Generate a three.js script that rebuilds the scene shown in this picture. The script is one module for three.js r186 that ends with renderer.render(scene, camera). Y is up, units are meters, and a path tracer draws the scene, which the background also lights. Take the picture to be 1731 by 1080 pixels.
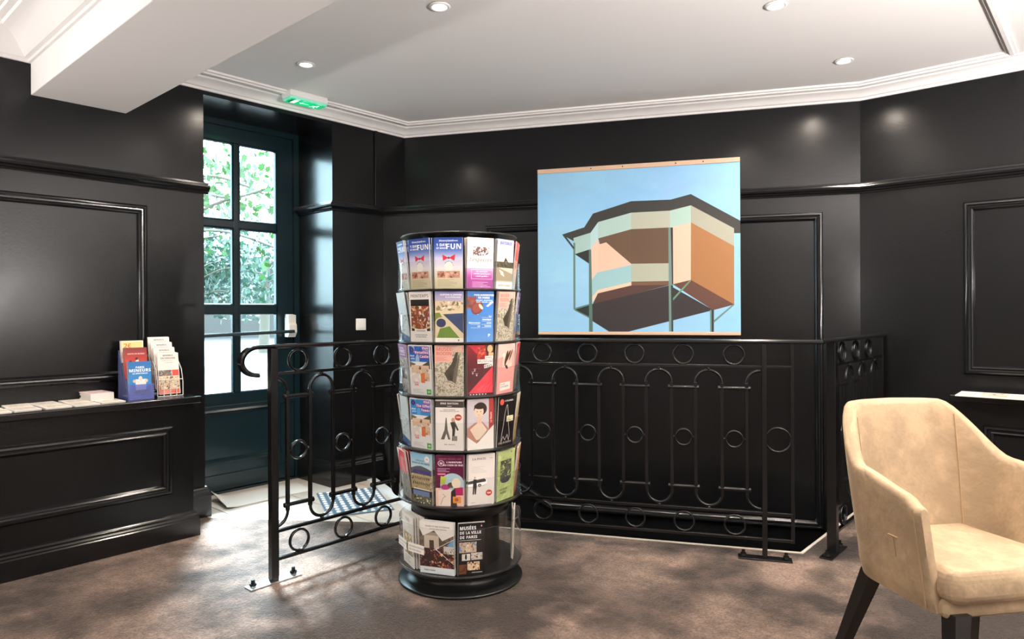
import * as THREE from 'three';
import { RoundedBoxGeometry } from 'three/addons/geometries/RoundedBoxGeometry.js';
import { mergeGeometries, toCreasedNormals } from 'three/addons/utils/BufferGeometryUtils.js';

// ------------------------------------------------------------------ camera, sky, exposure
const scene = new THREE.Scene();
const camera = new THREE.PerspectiveCamera(2 * Math.atan(540 / 1154) * 180 / Math.PI, 1731 / 1080, 0.05, 400);
camera.position.set(0, 1.12, 0);
camera.rotation.z = -0.0053;
camera.setViewOffset(1731, 1080, 0, 12.4, 1731, 1080);
scene.background = new THREE.Color().setRGB(0.60, 0.86, 1.0);
scene.backgroundIntensity = 20;
// hazy daylight sun over the street, coming in through the glazed door
const sun = new THREE.DirectionalLight(new THREE.Color().setRGB(0.74, 0.88, 1.0), 58);
sun.target.position.set(-1.75, 1, -4.36); sun.position.set(-1.75 - 0.4226 * 20, 1 + 1.1 * 20, -4.36 - 0.9063 * 20);
sun.castShadow = true; sun.shadow.radius = 26; sun.shadow.mapSize.set(2048, 2048);
Object.assign(sun.shadow.camera, { left: -14, right: 14, top: 14, bottom: -14, near: 1, far: 60 });
sun.name = 'sun'; sun.target.name = 'sun_target'; scene.add(sun, sun.target);
const renderer = new THREE.WebGLRenderer();
renderer.toneMapping = THREE.LinearToneMapping;
renderer.toneMappingExposure = 1.18;
renderer.shadowMap.enabled = true;
// strengths of the lamps (their lights are made in the lamps' builders)
const DOWNLIGHT = 6, ADDED_UPLIGHT = 40, EXIT_GLOW = 0.006;
const WARM = new THREE.Color().setRGB(1.0, 0.87, 0.74), SOFT = new THREE.Color().setRGB(1.0, 0.95, 0.92);

// ------------------------------------------------------------------ helpers
const rngOf = seed => () => { seed = (seed + 0x6D2B79F5) | 0; let t = Math.imul(seed ^ (seed >>> 15), 1 | seed); t = (t + Math.imul(t ^ (t >>> 7), 61 | t)) ^ t; return ((t ^ (t >>> 14)) >>> 0) / 4294967296; };
const rnd = rngOf(20240611);
const R = d => d * Math.PI / 180;
const used = {};
function numbered(n) { const k = used[n] = (used[n] ?? -1) + 1; return k ? `${n}_${String(k).padStart(3, '0')}` : n; }
function tag(o, label, category, group, kind) {
  o.userData.label = label; if (category) o.userData.category = category;
  if (group) o.userData.group = group; if (kind) o.userData.kind = kind;
  return o;
}
function plainGeo(g) {           // position, normal, uv; no index
  g = g.index ? g.toNonIndexed() : g;
  for (const k of Object.keys(g.attributes)) if (!['position', 'normal', 'uv'].includes(k)) g.deleteAttribute(k);
  if (!g.attributes.normal) g.computeVertexNormals();
  if (!g.attributes.uv) g.setAttribute('uv', new THREE.Float32BufferAttribute(new Float32Array(g.attributes.position.count * 2), 2));
  return g;
}
function metreUV(g) {            // box-projected uv in metres
  const p = g.attributes.position, u = g.attributes.uv, a = new THREE.Vector3(), b = new THREE.Vector3(), c = new THREE.Vector3(), n = new THREE.Vector3();
  for (let i = 0; i < p.count; i += 3) {
    a.fromBufferAttribute(p, i); b.fromBufferAttribute(p, i + 1); c.fromBufferAttribute(p, i + 2);
    n.subVectors(b, a).cross(c.sub(a)); const x = Math.abs(n.x), y = Math.abs(n.y), z = Math.abs(n.z);
    for (let k = i; k < i + 3; k++) {
      const X = p.getX(k), Y = p.getY(k), Z = p.getZ(k);
      if (y >= x && y >= z) u.setXY(k, X, Z); else if (x >= z) u.setXY(k, Z, Y); else u.setXY(k, X, Y);
    }
  }
  return g;
}
function mesh(name, geoms, mat, parent = scene) {
  const list = (Array.isArray(geoms) ? geoms : [geoms]).map(plainGeo);
  const g = list.length > 1 ? mergeGeometries(list) : list[0];
  if (!mat.userData.ownUV) metreUV(g);
  const m = new THREE.Mesh(g, mat);
  m.name = parent === scene ? numbered(name) : name;
  m.castShadow = m.receiveShadow = true;
  parent.add(m);
  return m;
}
function shared(name, geo, mat, parent) { const m = new THREE.Mesh(geo, mat); m.name = name; m.castShadow = m.receiveShadow = true; parent.add(m); return m; }
function group(name, x = 0, y = 0, z = 0, turn = 0, parent = scene) {
  const g = new THREE.Group(); g.name = parent === scene ? numbered(name) : name; g.position.set(x, y, z); g.rotation.y = turn; parent.add(g); return g;
}
const box = (x0, x1, y0, y1, z0, z1) => new THREE.BoxGeometry(Math.abs(x1 - x0), Math.abs(y1 - y0), Math.abs(z1 - z0)).translate((x0 + x1) / 2, (y0 + y1) / 2, (z0 + z1) / 2);
const rbox = (x0, x1, y0, y1, z0, z1, r = 0.003, s = 2) => new RoundedBoxGeometry(Math.abs(x1 - x0), Math.abs(y1 - y0), Math.abs(z1 - z0), s, r).translate((x0 + x1) / 2, (y0 + y1) / 2, (z0 + z1) / 2);
function geo(positions) { const g = new THREE.BufferGeometry(); g.setAttribute('position', new THREE.Float32BufferAttribute(positions, 3)); return g; }
function outward(pos) {          // turn a closed surface's faces outward
  let v = 0;
  for (let i = 0; i < pos.length; i += 9) v += pos[i] * (pos[i + 4] * pos[i + 8] - pos[i + 5] * pos[i + 7]) + pos[i + 1] * (pos[i + 5] * pos[i + 6] - pos[i + 3] * pos[i + 8]) + pos[i + 2] * (pos[i + 3] * pos[i + 7] - pos[i + 4] * pos[i + 6]);
  if (v < 0) for (let i = 0; i < pos.length; i += 9) for (let k = 0; k < 3; k++) [pos[i + 3 + k], pos[i + 6 + k]] = [pos[i + 6 + k], pos[i + 3 + k]];
  return pos;
}
// profile [[d, h]...] swept with mitres along a 2-D path; d to the right of travel; map(x, y, h) gives the 3-D point
function sweep(path, prof, closed, map, crease = 0.5) {
  const n = path.length, m = prof.length, segs = closed ? n : n - 1;
  const nor = i => { const a = path[i], b = path[(i + 1) % n], l = Math.hypot(b[0] - a[0], b[1] - a[1]); return [(b[1] - a[1]) / l, -(b[0] - a[0]) / l]; };
  const rings = path.map((p, i) => {
    let mi;
    if (!closed && i === 0) mi = nor(0); else if (!closed && i === n - 1) mi = nor(n - 2);
    else { const a = nor((i + n - 1) % n), b = nor(i), k = 1 + a[0] * b[0] + a[1] * b[1]; mi = [(a[0] + b[0]) / k, (a[1] + b[1]) / k]; }
    return prof.map(([d, h]) => map(p[0] + mi[0] * d, p[1] + mi[1] * d, h));
  });
  const pos = [];
  for (let i = 0; i < segs; i++) {
    const A = rings[i], B = rings[(i + 1) % n];
    for (let k = 0; k < m; k++) { const l = (k + 1) % m; pos.push(...A[k], ...B[k], ...B[l], ...A[k], ...B[l], ...A[l]); }
  }
  if (!closed) {
    const tri = THREE.ShapeUtils.triangulateShape(prof.map(q => new THREE.Vector2(...q)), []);
    for (const [a, b, c] of tri) { pos.push(...rings[0][a], ...rings[0][b], ...rings[0][c], ...rings[n - 1][a], ...rings[n - 1][c], ...rings[n - 1][b]); }
  }
  // caps of unknown turn: decide with the sides by the signed volume
  if (!closed) {
    const vol = q => { let v = 0; for (let i = 0; i < q.length; i += 9) v += q[i] * (q[i + 4] * q[i + 8] - q[i + 5] * q[i + 7]) + q[i + 1] * (q[i + 5] * q[i + 6] - q[i + 3] * q[i + 8]) + q[i + 2] * (q[i + 3] * q[i + 7] - q[i + 4] * q[i + 6]); return Math.abs(v); };
    const cut = segs * m * 18, sides = pos.slice(0, cut), caps = pos.slice(cut), flip = [];
    for (let i = 0; i < caps.length; i += 9) flip.push(...caps.slice(i, i + 3), ...caps.slice(i + 6, i + 9), ...caps.slice(i + 3, i + 6));
    const c0 = [path[0][0], 0, -path[0][1]], sh = q => q.map((v, i) => v - c0[i % 3]);
    if (vol(sh(sides.concat(flip))) > vol(sh(sides.concat(caps)))) pos.splice(cut, caps.length, ...flip);
  }
  return toCreasedNormals(geo(outward(pos)), crease);
}
const plan = (x, z, h) => [x, h, -z], panelMap = (x, y, h) => [x, y, h];
function prism(poly, y0, y1, map = plan) {     // slab over a plan polygon [[X, Z]...]
  const v2 = q => q.map(p => new THREE.Vector2(...p));
  if (THREE.ShapeUtils.area(v2(poly)) < 0) poly = poly.slice().reverse();
  const up = [], n = poly.length;
  for (let [a, b, c] of THREE.ShapeUtils.triangulateShape(v2(poly), [])) {
    if (THREE.ShapeUtils.area(v2([poly[a], poly[b], poly[c]])) < 0) [b, c] = [c, b];
    up.push(...map(...poly[a], y1), ...map(...poly[b], y1), ...map(...poly[c], y1), ...map(...poly[a], y0), ...map(...poly[c], y0), ...map(...poly[b], y0));
  }
  for (let i = 0; i < n; i++) { const a = poly[i], b = poly[(i + 1) % n]; up.push(...map(...a, y0), ...map(...b, y0), ...map(...b, y1), ...map(...a, y0), ...map(...b, y1), ...map(...a, y1)); }
  return geo(outward(up));
}
function clipPoly(poly, a, b, c) {             // keep a*x + b*y <= c
  const out = [];
  for (let i = 0; i < poly.length; i++) {
    const p = poly[i], q = poly[(i + 1) % poly.length], dp = a * p[0] + b * p[1] - c, dq = a * q[0] + b * q[1] - c;
    if (dp <= 0) out.push(p);
    if ((dp < 0 && dq > 0) || (dp > 0 && dq < 0)) { const k = dp / (dp - dq); out.push([p[0] + (q[0] - p[0]) * k, p[1] + (q[1] - p[1]) * k]); }
  }
  return out;
}
function tube(points, r, seg = 8, curve = false, n = 0) {
  const v = points.map(p => new THREE.Vector3(...p));
  const path = curve ? new THREE.CatmullRomCurve3(v) : (() => { const c = new THREE.CurvePath(); for (let i = 0; i + 1 < v.length; i++) c.add(new THREE.LineCurve3(v[i], v[i + 1])); return c; })();
  return new THREE.TubeGeometry(path, n || (curve ? v.length * 6 : (v.length - 1) * 2), r, seg, false);
}
function rod(a, b, r0, r1 = r0, seg = 10) {
  const A = new THREE.Vector3(...a), B = new THREE.Vector3(...b), d = B.clone().sub(A), g = new THREE.CylinderGeometry(r1, r0, d.length(), seg);
  g.applyQuaternion(new THREE.Quaternion().setFromUnitVectors(new THREE.Vector3(0, 1, 0), d.clone().normalize()));
  return g.translate((A.x + B.x) / 2, (A.y + B.y) / 2, (A.z + B.z) / 2);
}
const lathe = (pts, seg = 48) => new THREE.LatheGeometry(pts.map(p => new THREE.Vector2(...p)), seg);

// ------------------------------------------------------------------ textures and materials
function noiseField(n, octaves, seed) {         // tiling value noise 0..1
  const r = rngOf(seed), out = new Float32Array(n * n); let sum = 0;
  for (const [cells, amp] of octaves) {
    const lat = new Float32Array(cells * cells).map(() => r()); sum += amp;
    for (let y = 0; y < n; y++) for (let x = 0; x < n; x++) {
      const fx = x / n * cells, fy = y / n * cells, ix = Math.floor(fx), iy = Math.floor(fy);
      let tx = fx - ix, ty = fy - iy; tx = tx * tx * (3 - 2 * tx); ty = ty * ty * (3 - 2 * ty);
      const a = lat[iy * cells + ix], b = lat[iy * cells + (ix + 1) % cells], c = lat[((iy + 1) % cells) * cells + ix], d = lat[((iy + 1) % cells) * cells + (ix + 1) % cells];
      out[y * n + x] += amp * (a + (b - a) * tx + (c - a) * ty + (a - b - c + d) * tx * ty);
    }
  }
  return out.map(v => v / sum);
}
function dataTex(n, fn, metres, srgb) {
  const d = new Uint8Array(n * n * 4);
  for (let i = 0; i < n * n; i++) { const c = fn(i); d[i * 4] = c[0]; d[i * 4 + 1] = c[1]; d[i * 4 + 2] = c[2]; d[i * 4 + 3] = 255; }
  const t = new THREE.DataTexture(d, n, n, THREE.RGBAFormat);
  t.wrapS = t.wrapT = THREE.RepeatWrapping; t.magFilter = THREE.LinearFilter; t.minFilter = THREE.LinearMipmapLinearFilter; t.generateMipmaps = true;
  t.repeat.set(1 / metres, 1 / metres); if (srgb) t.colorSpace = THREE.SRGBColorSpace; t.needsUpdate = true;
  return t;
}
const lin = (r, g, b) => new THREE.Color().setRGB(r, g, b);
const std = (color, roughness, o = {}) => new THREE.MeshPhysicalMaterial({ color: typeof color === 'string' ? new THREE.Color(color) : color, roughness, ...o });
const peel = noiseField(512, [[90, 1], [170, .6]], 7);
const peelTex = dataTex(512, i => { const v = peel[i] * 255; return [v, v, v]; }, 0.7);
const brush = noiseField(512, [[6, 1], [24, .5], [90, .3]], 9);
const paintTex = dataTex(512, i => { const v = 150 + brush[i] * 90; return [v, v, v]; }, 1.7);
const M = {};
M.black = std(lin(0.0055, 0.0057, 0.0062), 0.30, { specularIntensity: .65, bumpMap: peelTex, bumpScale: 0.00012, roughnessMap: paintTex });
M.gloss = std(lin(0.006, 0.0063, 0.007), 0.16, { bumpMap: peelTex, bumpScale: 0.00008 });
M.iron = std(lin(0.006, 0.006, 0.0065), 0.16, { bumpMap: peelTex, bumpScale: 0.0001 });
M.door = std(lin(0.008, 0.021, 0.027), 0.18, { bumpMap: peelTex, bumpScale: 0.00008 });  // black door gloss with the blue-teal daylight glow put into its colour
M.white = std(lin(0.80, 0.775, 0.755), 0.75);
M.whiteTrim = std(lin(0.80, 0.775, 0.755), 0.55);
M.plastic = std(lin(0.78, 0.78, 0.76), 0.4);
M.paper = std(lin(0.74, 0.72, 0.68), 0.6);
M.acrylic = std(lin(0.97, 0.98, 0.98), 0.03, { transmission: 1, ior: 1.49, thickness: 0 });
M.glass = std(lin(0.97, 1.0, 0.99), 0.0, { transmission: 1, ior: 1.5, thickness: 0 });
M.steel = std(lin(0.62, 0.64, 0.64), 0.3, { metalness: 1 });
M.rackBlack = std(lin(0.006, 0.006, 0.006), 0.3);
const pile = noiseField(1024, [[512, 1], [256, .7]], 3), blotch = noiseField(1024, [[5, 1], [11, .9], [23, .6], [60, .3]], 5);
M.carpet = std('#ffffff', 1, {
  map: dataTex(1024, i => { const k = (0.62 + 0.42 * pile[i]) * (0.56 + 0.78 * Math.min(1, Math.max(0, (blotch[i] - .34) / .32))); return [110 * k, 93 * k, 83 * k]; }, 2.1, true),
  bumpMap: dataTex(1024, i => { const v = pile[i] * 255; return [v, v, v]; }, 2.1), bumpScale: 0.006, sheen: 0.25, sheenRoughness: .6, sheenColor: lin(.5, .45, .42)
});
M.tile = std('#ffffff', 0.35, { map: dataTex(512, i => { const v = 1 - .16 * brush[i]; return [214 * v, 206 * v, 196 * v]; }, 1.3, true) });
M.grout = std(lin(.2, .19, .18), .9);
M.darkStep = std(lin(0.02, 0.02, 0.022), 0.6);
M.tactile = std(lin(0.10, 0.17, 0.24), 0.35);
M.stud = std(lin(0.7, 0.74, 0.76), 0.25);
M.nosing = std(lin(0.62, 0.55, 0.48), 0.4);

// ------------------------------------------------------------------ where the walls stand (plan: X right, Z ahead)
function wallFrame(P, d) {
  return { P, d, n: [d[1], -d[0]], at(t, off = 0) { return [P[0] + d[0] * t + d[1] * off, P[1] + d[1] * t - d[0] * off]; }, turn: Math.atan2(d[1], d[0]),
    group(name) { return group(name, P[0], 0, -P[1], Math.atan2(d[1], d[0])); },
    world(t, y, off = 0) { const p = this.at(t, off); return [p[0], y, -p[1]]; } };
}
const dirL = [0.66571, 0.74621], dirB = [0.96164, -0.27431], dirR = [0.75665, -0.65382];
const L = wallFrame([-1.702, 3.783], dirL);           // wall with the street door; t = 0 at the near edge of the doorway
const B = wallFrame(L.at(1.231), dirB);               // wall behind the stairwell, lower lining
const RW = wallFrame(B.at(2.979), dirR);              // wall at the right, lower lining
function meet(p, d, q, e) { const k = ((q[0] - p[0]) * e[1] - (q[1] - p[1]) * e[0]) / (d[0] * e[1] - d[1] * e[0]); return [p[0] + d[0] * k, p[1] + d[1] * k]; }
const SET = -0.17;                                    // upper walls stand back behind the dado rail on B and R
const upLB = meet(L.P, dirL, B.at(0, SET), dirB), upBR = meet(B.at(0, SET), dirB, RW.at(0, SET), dirR);
const farR = RW.at(4.6), farRup = RW.at(4.6, SET), rearR = [farR[0] - dirL[0] * 5.4, farR[1] - dirL[1] * 5.4], farL = L.at(-6.6);
const CEIL = 2.42;

// left wall: piers and lintel round the doorway
{
  const w = L.group('wall_left');
  mesh('pier', box(-6.9, -0.003, -0.3, 2.7, -0.52, 0), M.black, w);
  mesh('lintel', box(-0.003, 0.824, 2.335, 2.7, -0.52, 0), M.black, w);
  mesh('pilaster', box(0.824, 1.75, -1.4, 2.7, -0.52, 0), M.black, w);
  mesh('batten', rbox(1.155, 1.18, 1.845, 2.36, 0, 0.012, 0.004), M.black, w);
  tag(w, 'glossy black panelled wall with the deep doorway to the street', 'wall', null, 'structure');
}
{
  const w = B.group('wall_back');
  mesh('upper_wall', box(-0.9, 3.5, -1.4, 2.7, -0.5, SET), M.black, w);
  mesh('lower_wall', box(-0.3, 3.06, -1.4, 1.84, SET, 0), M.black, w);
  tag(w, 'black wall behind the stairwell with the house painting', 'wall', null, 'structure');
}
{
  const w = RW.group('wall_right');
  mesh('upper_wall', box(-0.35, 5.2, -1.4, 2.7, -0.5, SET), M.black, w);
  mesh('lower_wall', box(0, 5.2, -1.4, 1.84, SET, 0), M.black, w);
  tag(w, 'black panelled wall behind the tan armchair', 'wall', null, 'structure');
}
{
  const slab = (name, a, b, m, label) => { const d = [b[0] - a[0], b[1] - a[1]], l = Math.hypot(...d), f = wallFrame(a, [d[0] / l, d[1] / l]), g = f.group(name); mesh('plaster', box(-0.3, l + 0.3, -0.3, 2.7, -0.3, 0), m, g); tag(g, label, 'wall', null, 'structure'); };
  slab('wall_side', RW.at(4.6, 0), rearR, M.white, 'pale side wall out beyond the armchair');
  slab('wall_rear', rearR, farL, M.white, 'pale rear wall of the lounge');
}
// ceiling slab and beam
{
  const out = [L.at(-6.9, -.3), L.at(1.9, -.3), B.at(3.2, -.4), RW.at(5, -.4), [rearR[0] + .3, rearR[1] - .4], [farL[0] - .2, farL[1] - .4]];
  const c = mesh('ceiling', prism(out, CEIL, CEIL + 0.2), M.white); tag(c, 'smooth white ceiling with recessed spotlights', 'ceiling', null, 'structure');
  const bm = L.group('trim'); bm.name = 'trim_1';
  mesh('beam', rbox(-0.805, -0.396, 2.144, CEIL + .01, 0, 6.4, 0.004), M.white, bm);
  const coveL = [[0, 2.29], [0.012, 2.29], [0.014, 2.302], [0.03, 2.306], [0.045, 2.325], [0.07, 2.36], [0.105, 2.388], [0.135, 2.395], [0.14, 2.408], [0.165, 2.41], [0.17, CEIL], [0, CEIL]];
  const path = [L.at(-6.5), L.at(-0.805), L.at(-0.805, 6.2)];
  const cv = mesh('trim', sweep(path, coveL, false, plan, 0.6), M.whiteTrim); cv.name = 'trim_2';
  tag(bm, 'boxed white beam crossing the ceiling beside the doorway', 'beam', null, 'structure');
  tag(cv, 'deep white cove cornice along the beam and black wall', 'cornice', null, 'structure');
  const corn = [[0, 2.357], [0.011, 2.357], [0.013, 2.369], [0.026, 2.372], [0.034, 2.384], [0.052, 2.398], [0.078, 2.404], [0.082, 2.412], [0.1, 2.413], [0.104, CEIL], [0, CEIL]];
  const c2 = mesh('trim', sweep([L.at(-0.396), upLB, upBR, farRup], corn, false, plan, 0.6), M.whiteTrim); c2.name = 'trim_3';
  tag(c2, 'white moulded cornice running round the tops of the black walls', 'cornice', null, 'structure');
  // flat bead frame on the ceiling
  const off = 0.15, a = L.at(-0.25, off), b = meet(L.at(0, off), dirL, B.at(0, SET + off), dirB), c0 = meet(B.at(0, SET + off), dirB, RW.at(0, SET + off), dirR), d = meet(RW.at(0, SET + off), dirR, L.at(0, 3.383), dirL), e = L.at(-0.25, 3.383);
  const bead = [[-0.024, CEIL], [-0.024, CEIL - .007], [-0.012, CEIL - .009], [-0.01, CEIL - .018], [0.006, CEIL - .02], [0.01, CEIL - .012], [0.022, CEIL - .01], [0.024, CEIL]];
  const c3 = mesh('trim', sweep([a, b, c0, d, e], bead, true, plan, 0.4), M.whiteTrim); c3.name = 'trim_4';
  tag(c3, 'white bead moulding framing the main ceiling panel', 'moulding', null, 'structure');
  const c4 = mesh('trim', sweep([L.at(-5.9, .42), L.at(-1.25, .42), L.at(-1.25, 5.8)], bead, false, plan, 0.4), M.whiteTrim); c4.name = 'trim_5';
  tag(c4, 'white bead moulding on the ceiling left of the beam', 'moulding', null, 'structure');
}
// dado rails, baseboards
{
  const dado = [[0, 1.783], [0.009, 1.783], [0.012, 1.792], [0.02, 1.795], [0.024, 1.803], [0.033, 1.809], [0.036, 1.819], [0.032, 1.829], [0.02, 1.833], [0.012, 1.836], [0.01, 1.845], [0, 1.845]];
  const d1 = mesh('trim', sweep([L.at(-6.5), L.at(0.018)], dado, false, plan), M.gloss); d1.name = 'trim_6'; tag(d1, 'black dado rail on the wall above the leaflet counter', 'dado rail', null, 'structure');
  const d2 = mesh('trim', sweep([L.at(0.824, -.4), L.at(0.824), B.P, RW.P, RW.at(4.5)], dado, false, plan), M.gloss); d2.name = 'trim_7'; tag(d2, 'black dado rail from the doorway round behind the painting', 'dado rail', null, 'structure');
  const base = [[0, 0], [0.024, 0], [0.024, 0.118], [0.02, 0.124], [0.02, 0.13], [0.015, 0.138], [0.016, 0.148], [0.01, 0.156], [0.008, 0.165], [0, 0.168]];
  const b1 = mesh('baseboard_left', sweep([L.at(-0.2), L.at(-0.003), L.at(-0.003, -.39)], base, false, plan), M.gloss); tag(b1, 'black moulded baseboard on the near side of the doorway', 'baseboard', null, 'structure');
  const b2 = mesh('baseboard_back', sweep([L.at(0.824, -.4), L.at(0.824), L.at(1.2)], base, false, plan), M.gloss); tag(b2, 'black moulded baseboard under the light switch', 'baseboard', null, 'structure');
  const b3 = mesh('baseboard_right', sweep([RW.at(0.12), RW.at(0.47)], base, false, plan), M.gloss); tag(b3, 'black moulded baseboard between railing and right counter', 'baseboard', null, 'structure');
}
// wall panel mouldings (closed frames lying on the wall)
const mould = [[0, 0], [0, 0.012], [0.007, 0.02], [0.016, 0.022], [0.02, 0.015], [0.028, 0.013], [0.034, 0.017], [0.04, 0.013], [0.044, 0.006], [0.048, 0]];
function panelFrame(f, name, poly, label, off = 0) {   // poly clockwise seen from the room
  const g = f.group(name); mesh('moulding', sweep(poly, mould, true, (x, y, h) => [x, y, h + off], 0.5), M.gloss, g); g.name = name;
  tag(g, label, 'moulding', null, 'structure'); return g;
}
const rectPoly = (x0, x1, y0, y1) => [[x0, y0], [x0, y1], [x1, y1], [x1, y0]];
panelFrame(L, 'trim_8', rectPoly(-2.3, -0.302, 0.785, 1.684), 'black panel moulding on the wall above the leaflet counter');
panelFrame(L, 'trim_9', rectPoly(-4.7, -2.6, 0.785, 1.684), 'black panel moulding further along the counter wall');
panelFrame(B, 'trim_10', [[0.74, 0.09], [0.74, 1.687], [2.783, 1.687], [2.783, -0.145], [1.163, -0.145]], 'tall black panel moulding behind the painting with a raked foot');
panelFrame(RW, 'trim_11', rectPoly(0.497, 2.4, 0.785, 1.678), 'black panel moulding on the wall behind the armchair');

// ------------------------------------------------------------------ floor, tiles, stairwell
const w0 = B.at(-0.05, 0.095), w1 = B.at(0.72, 0.885), w2 = B.at(2.554, 0.885), w3 = meet(w2, dirL, RW.P, dirR);
const tileA = L.at(0, 0.05), tileB = B.at(0.471, 0.961);
{
  const carpet = [L.at(-6.9, -.1), L.at(-0.003, -.1), L.at(-0.003, 0.05), tileB, w1, w2, w3, RW.at(0.6, -.05), RW.at(4.7, -.05), [rearR[0] + .1, rearR[1] - .2], [farL[0] - .2, farL[1] - .2]];
  const f = mesh('floor', prism(carpet, -0.22, 0), M.carpet); tag(f, 'worn taupe carpet covering the lounge floor', 'carpet', null, 'structure');
  const tileArea = [L.at(-0.003, 0.05), L.at(-0.003, -.5), L.at(0.824, -.5), L.at(0.824, 0), B.at(0, -.02), w0, w1, tileB];
  const tf = group('floor'); tf.name = 'floor_entrance';
  mesh('bedding', prism(tileArea, -0.22, -0.006), M.grout, tf);
  const step = 0.44;
  for (let i = -1; i < 5; i++) for (let j = -2; j < 4; j++) {
    let p = tileArea; const t0 = i * step + .1, o0 = j * step + .18;
    const lim = (dd, c) => { p = clipPoly(p, dd[0], dd[1], c); };
    const c = (v, k) => L.P[0] * v[0] + L.P[1] * v[1] + k;
    lim(dirL, c(dirL, t0 + step - .004)); lim([-dirL[0], -dirL[1]], -c(dirL, t0 + .002)); lim(L.n, c(L.n, o0 + step - .004)); lim([-L.n[0], -L.n[1]], -c(L.n, o0 + .002));
    if (p.length > 2 && Math.abs(THREE.ShapeUtils.area(p.map(q => new THREE.Vector2(...q)))) > .004) mesh('tile', prism(p, -0.02, 0), M.tile, tf);
  }
  tag(tf, 'pale stone tiles inside the street door', 'tiles', null, 'structure');
  // well: facing walls, winding steps, landing
  const well = group('stairwell');
  const wall = (name, a, b, y0, y1, th = .1) => { const d = [b[0] - a[0], b[1] - a[1]], l = Math.hypot(...d), fr = wallFrame(a, [d[0] / l, d[1] / l]); mesh(name, prism([fr.at(0, 0), fr.at(l, 0), fr.at(l, th), fr.at(0, th)], y0, y1), M.black, well); };
  wall('well_lining', w1, w2, -1.4, -0.004); wall('well_lining', w2, w3, -1.4, -0.004);
  const dn = [Math.sin(R(67)), Math.cos(R(67))], area = [w0, w1, w2, w3, RW.P, B.at(-.05, 0)];
  const base = w0[0] * dn[0] + w0[1] * dn[1];
  for (let k = 0; k < 4; k++) {
    let p = clipPoly(area, dn[0], dn[1], base + .01 + (k + 1) * .27); p = clipPoly(p, -dn[0], -dn[1], -(base + .01 + k * .27));
    if (p.length > 2) mesh('step', prism(p, -1.4, -0.17 * (k + 1)), M.darkStep, well);
  }
  mesh('landing', prism(clipPoly(area, -dn[0], -dn[1], -(base + 1.09)), -1.4, -0.9), M.darkStep, well);
  tag(well, 'dark stairwell with steps winding down behind the railing', 'stairs', null, 'structure');
  const nose = [[-0.006, -0.03], [-0.006, 0.004], [0.008, 0.004], [0.008, 0.0], [0, 0], [0, -0.03]];
  const nz = mesh('trim', sweep([w1, w2, w3], nose, false, plan, .2), M.nosing); nz.name = 'trim_12'; tag(nz, 'pale metal edging along the carpet at the stairwell', 'edging', null, 'structure');
  const nz2 = mesh('trim', sweep([w0, w1], [[-0.02, -0.03], [-0.02, .008], [.045, .008], [.045, 0], [0, 0], [0, -.03]], false, plan, .2), M.stud); nz2.name = 'trim_13'; tag(nz2, 'pale nosing strip on the top stair edge', 'edging', null, 'structure');
}
// tactile warning pad with round studs, at the head of the stairs
{
  const g = group('tactile_pad', -0.945, 0, -4.05, R(90 - 67 - 0.5)); tag(g, 'blue studded tactile warning pad on the tiles at the stair head', 'floor pad');
  mesh('pad', rbox(-0.185, 0.185, 0, 0.007, -0.265, 0.265, 0.003), M.tactile, g);
  const stud = new THREE.SphereGeometry(0.0145, 12, 6, 0, Math.PI * 2, 0, Math.PI / 2).scale(1, .45, 1);
  for (let i = 0; i < 8; i++) for (let j = 0; j < 11; j++) { const s = shared('stud', stud, M.stud, g); s.position.set(-0.161 + i * .046, 0.0065, -0.24 + j * .048); }
}
// doormat with a curled corner
{
  const g = L.group('doormat'); const pos = [], nx = 24, nz = 10, top = (i, j) => {
    const u = i / nx, v = j / nz, t = 0.10 + u * 0.58 + (1 - v) * .03, o = -0.29 + v * 0.265 + (u > .6 ? (u - .6) * .1 * (1 - v) : 0);
    const c = Math.max(0, (1 - u * 4.2)), lift = 0.05 * c * c * (1 - v * .75); return [t + c * .03, 0.008 + lift + .004 * Math.sin(u * 9 + v * 3) * u * (1 - u), o];
  };
  for (let i = 0; i < nx; i++) for (let j = 0; j < nz; j++) {
    const q = [top(i, j), top(i, j + 1), top(i + 1, j + 1), top(i + 1, j)], d = q.map(p => [p[0], p[1] - .006, p[2]]);
    pos.push(...q[0], ...q[1], ...q[2], ...q[0], ...q[2], ...q[3], ...d[0], ...d[2], ...d[1], ...d[0], ...d[3], ...d[2]);
    const edge = (a, b) => pos.push(...q[a], ...d[b], ...q[b], ...q[a], ...d[a], ...d[b]);
    if (i === 0) edge(0, 1); if (i === nx - 1) edge(2, 3); if (j === 0) edge(3, 0); if (j === nz - 1) edge(1, 2);
  }
  mesh('cloth', toCreasedNormals(geo(pos), .8), std(lin(.66, .64, .6), .95), g);
  tag(g, 'pale cloth doormat with curled corner just inside the door', 'doormat');
}
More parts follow.
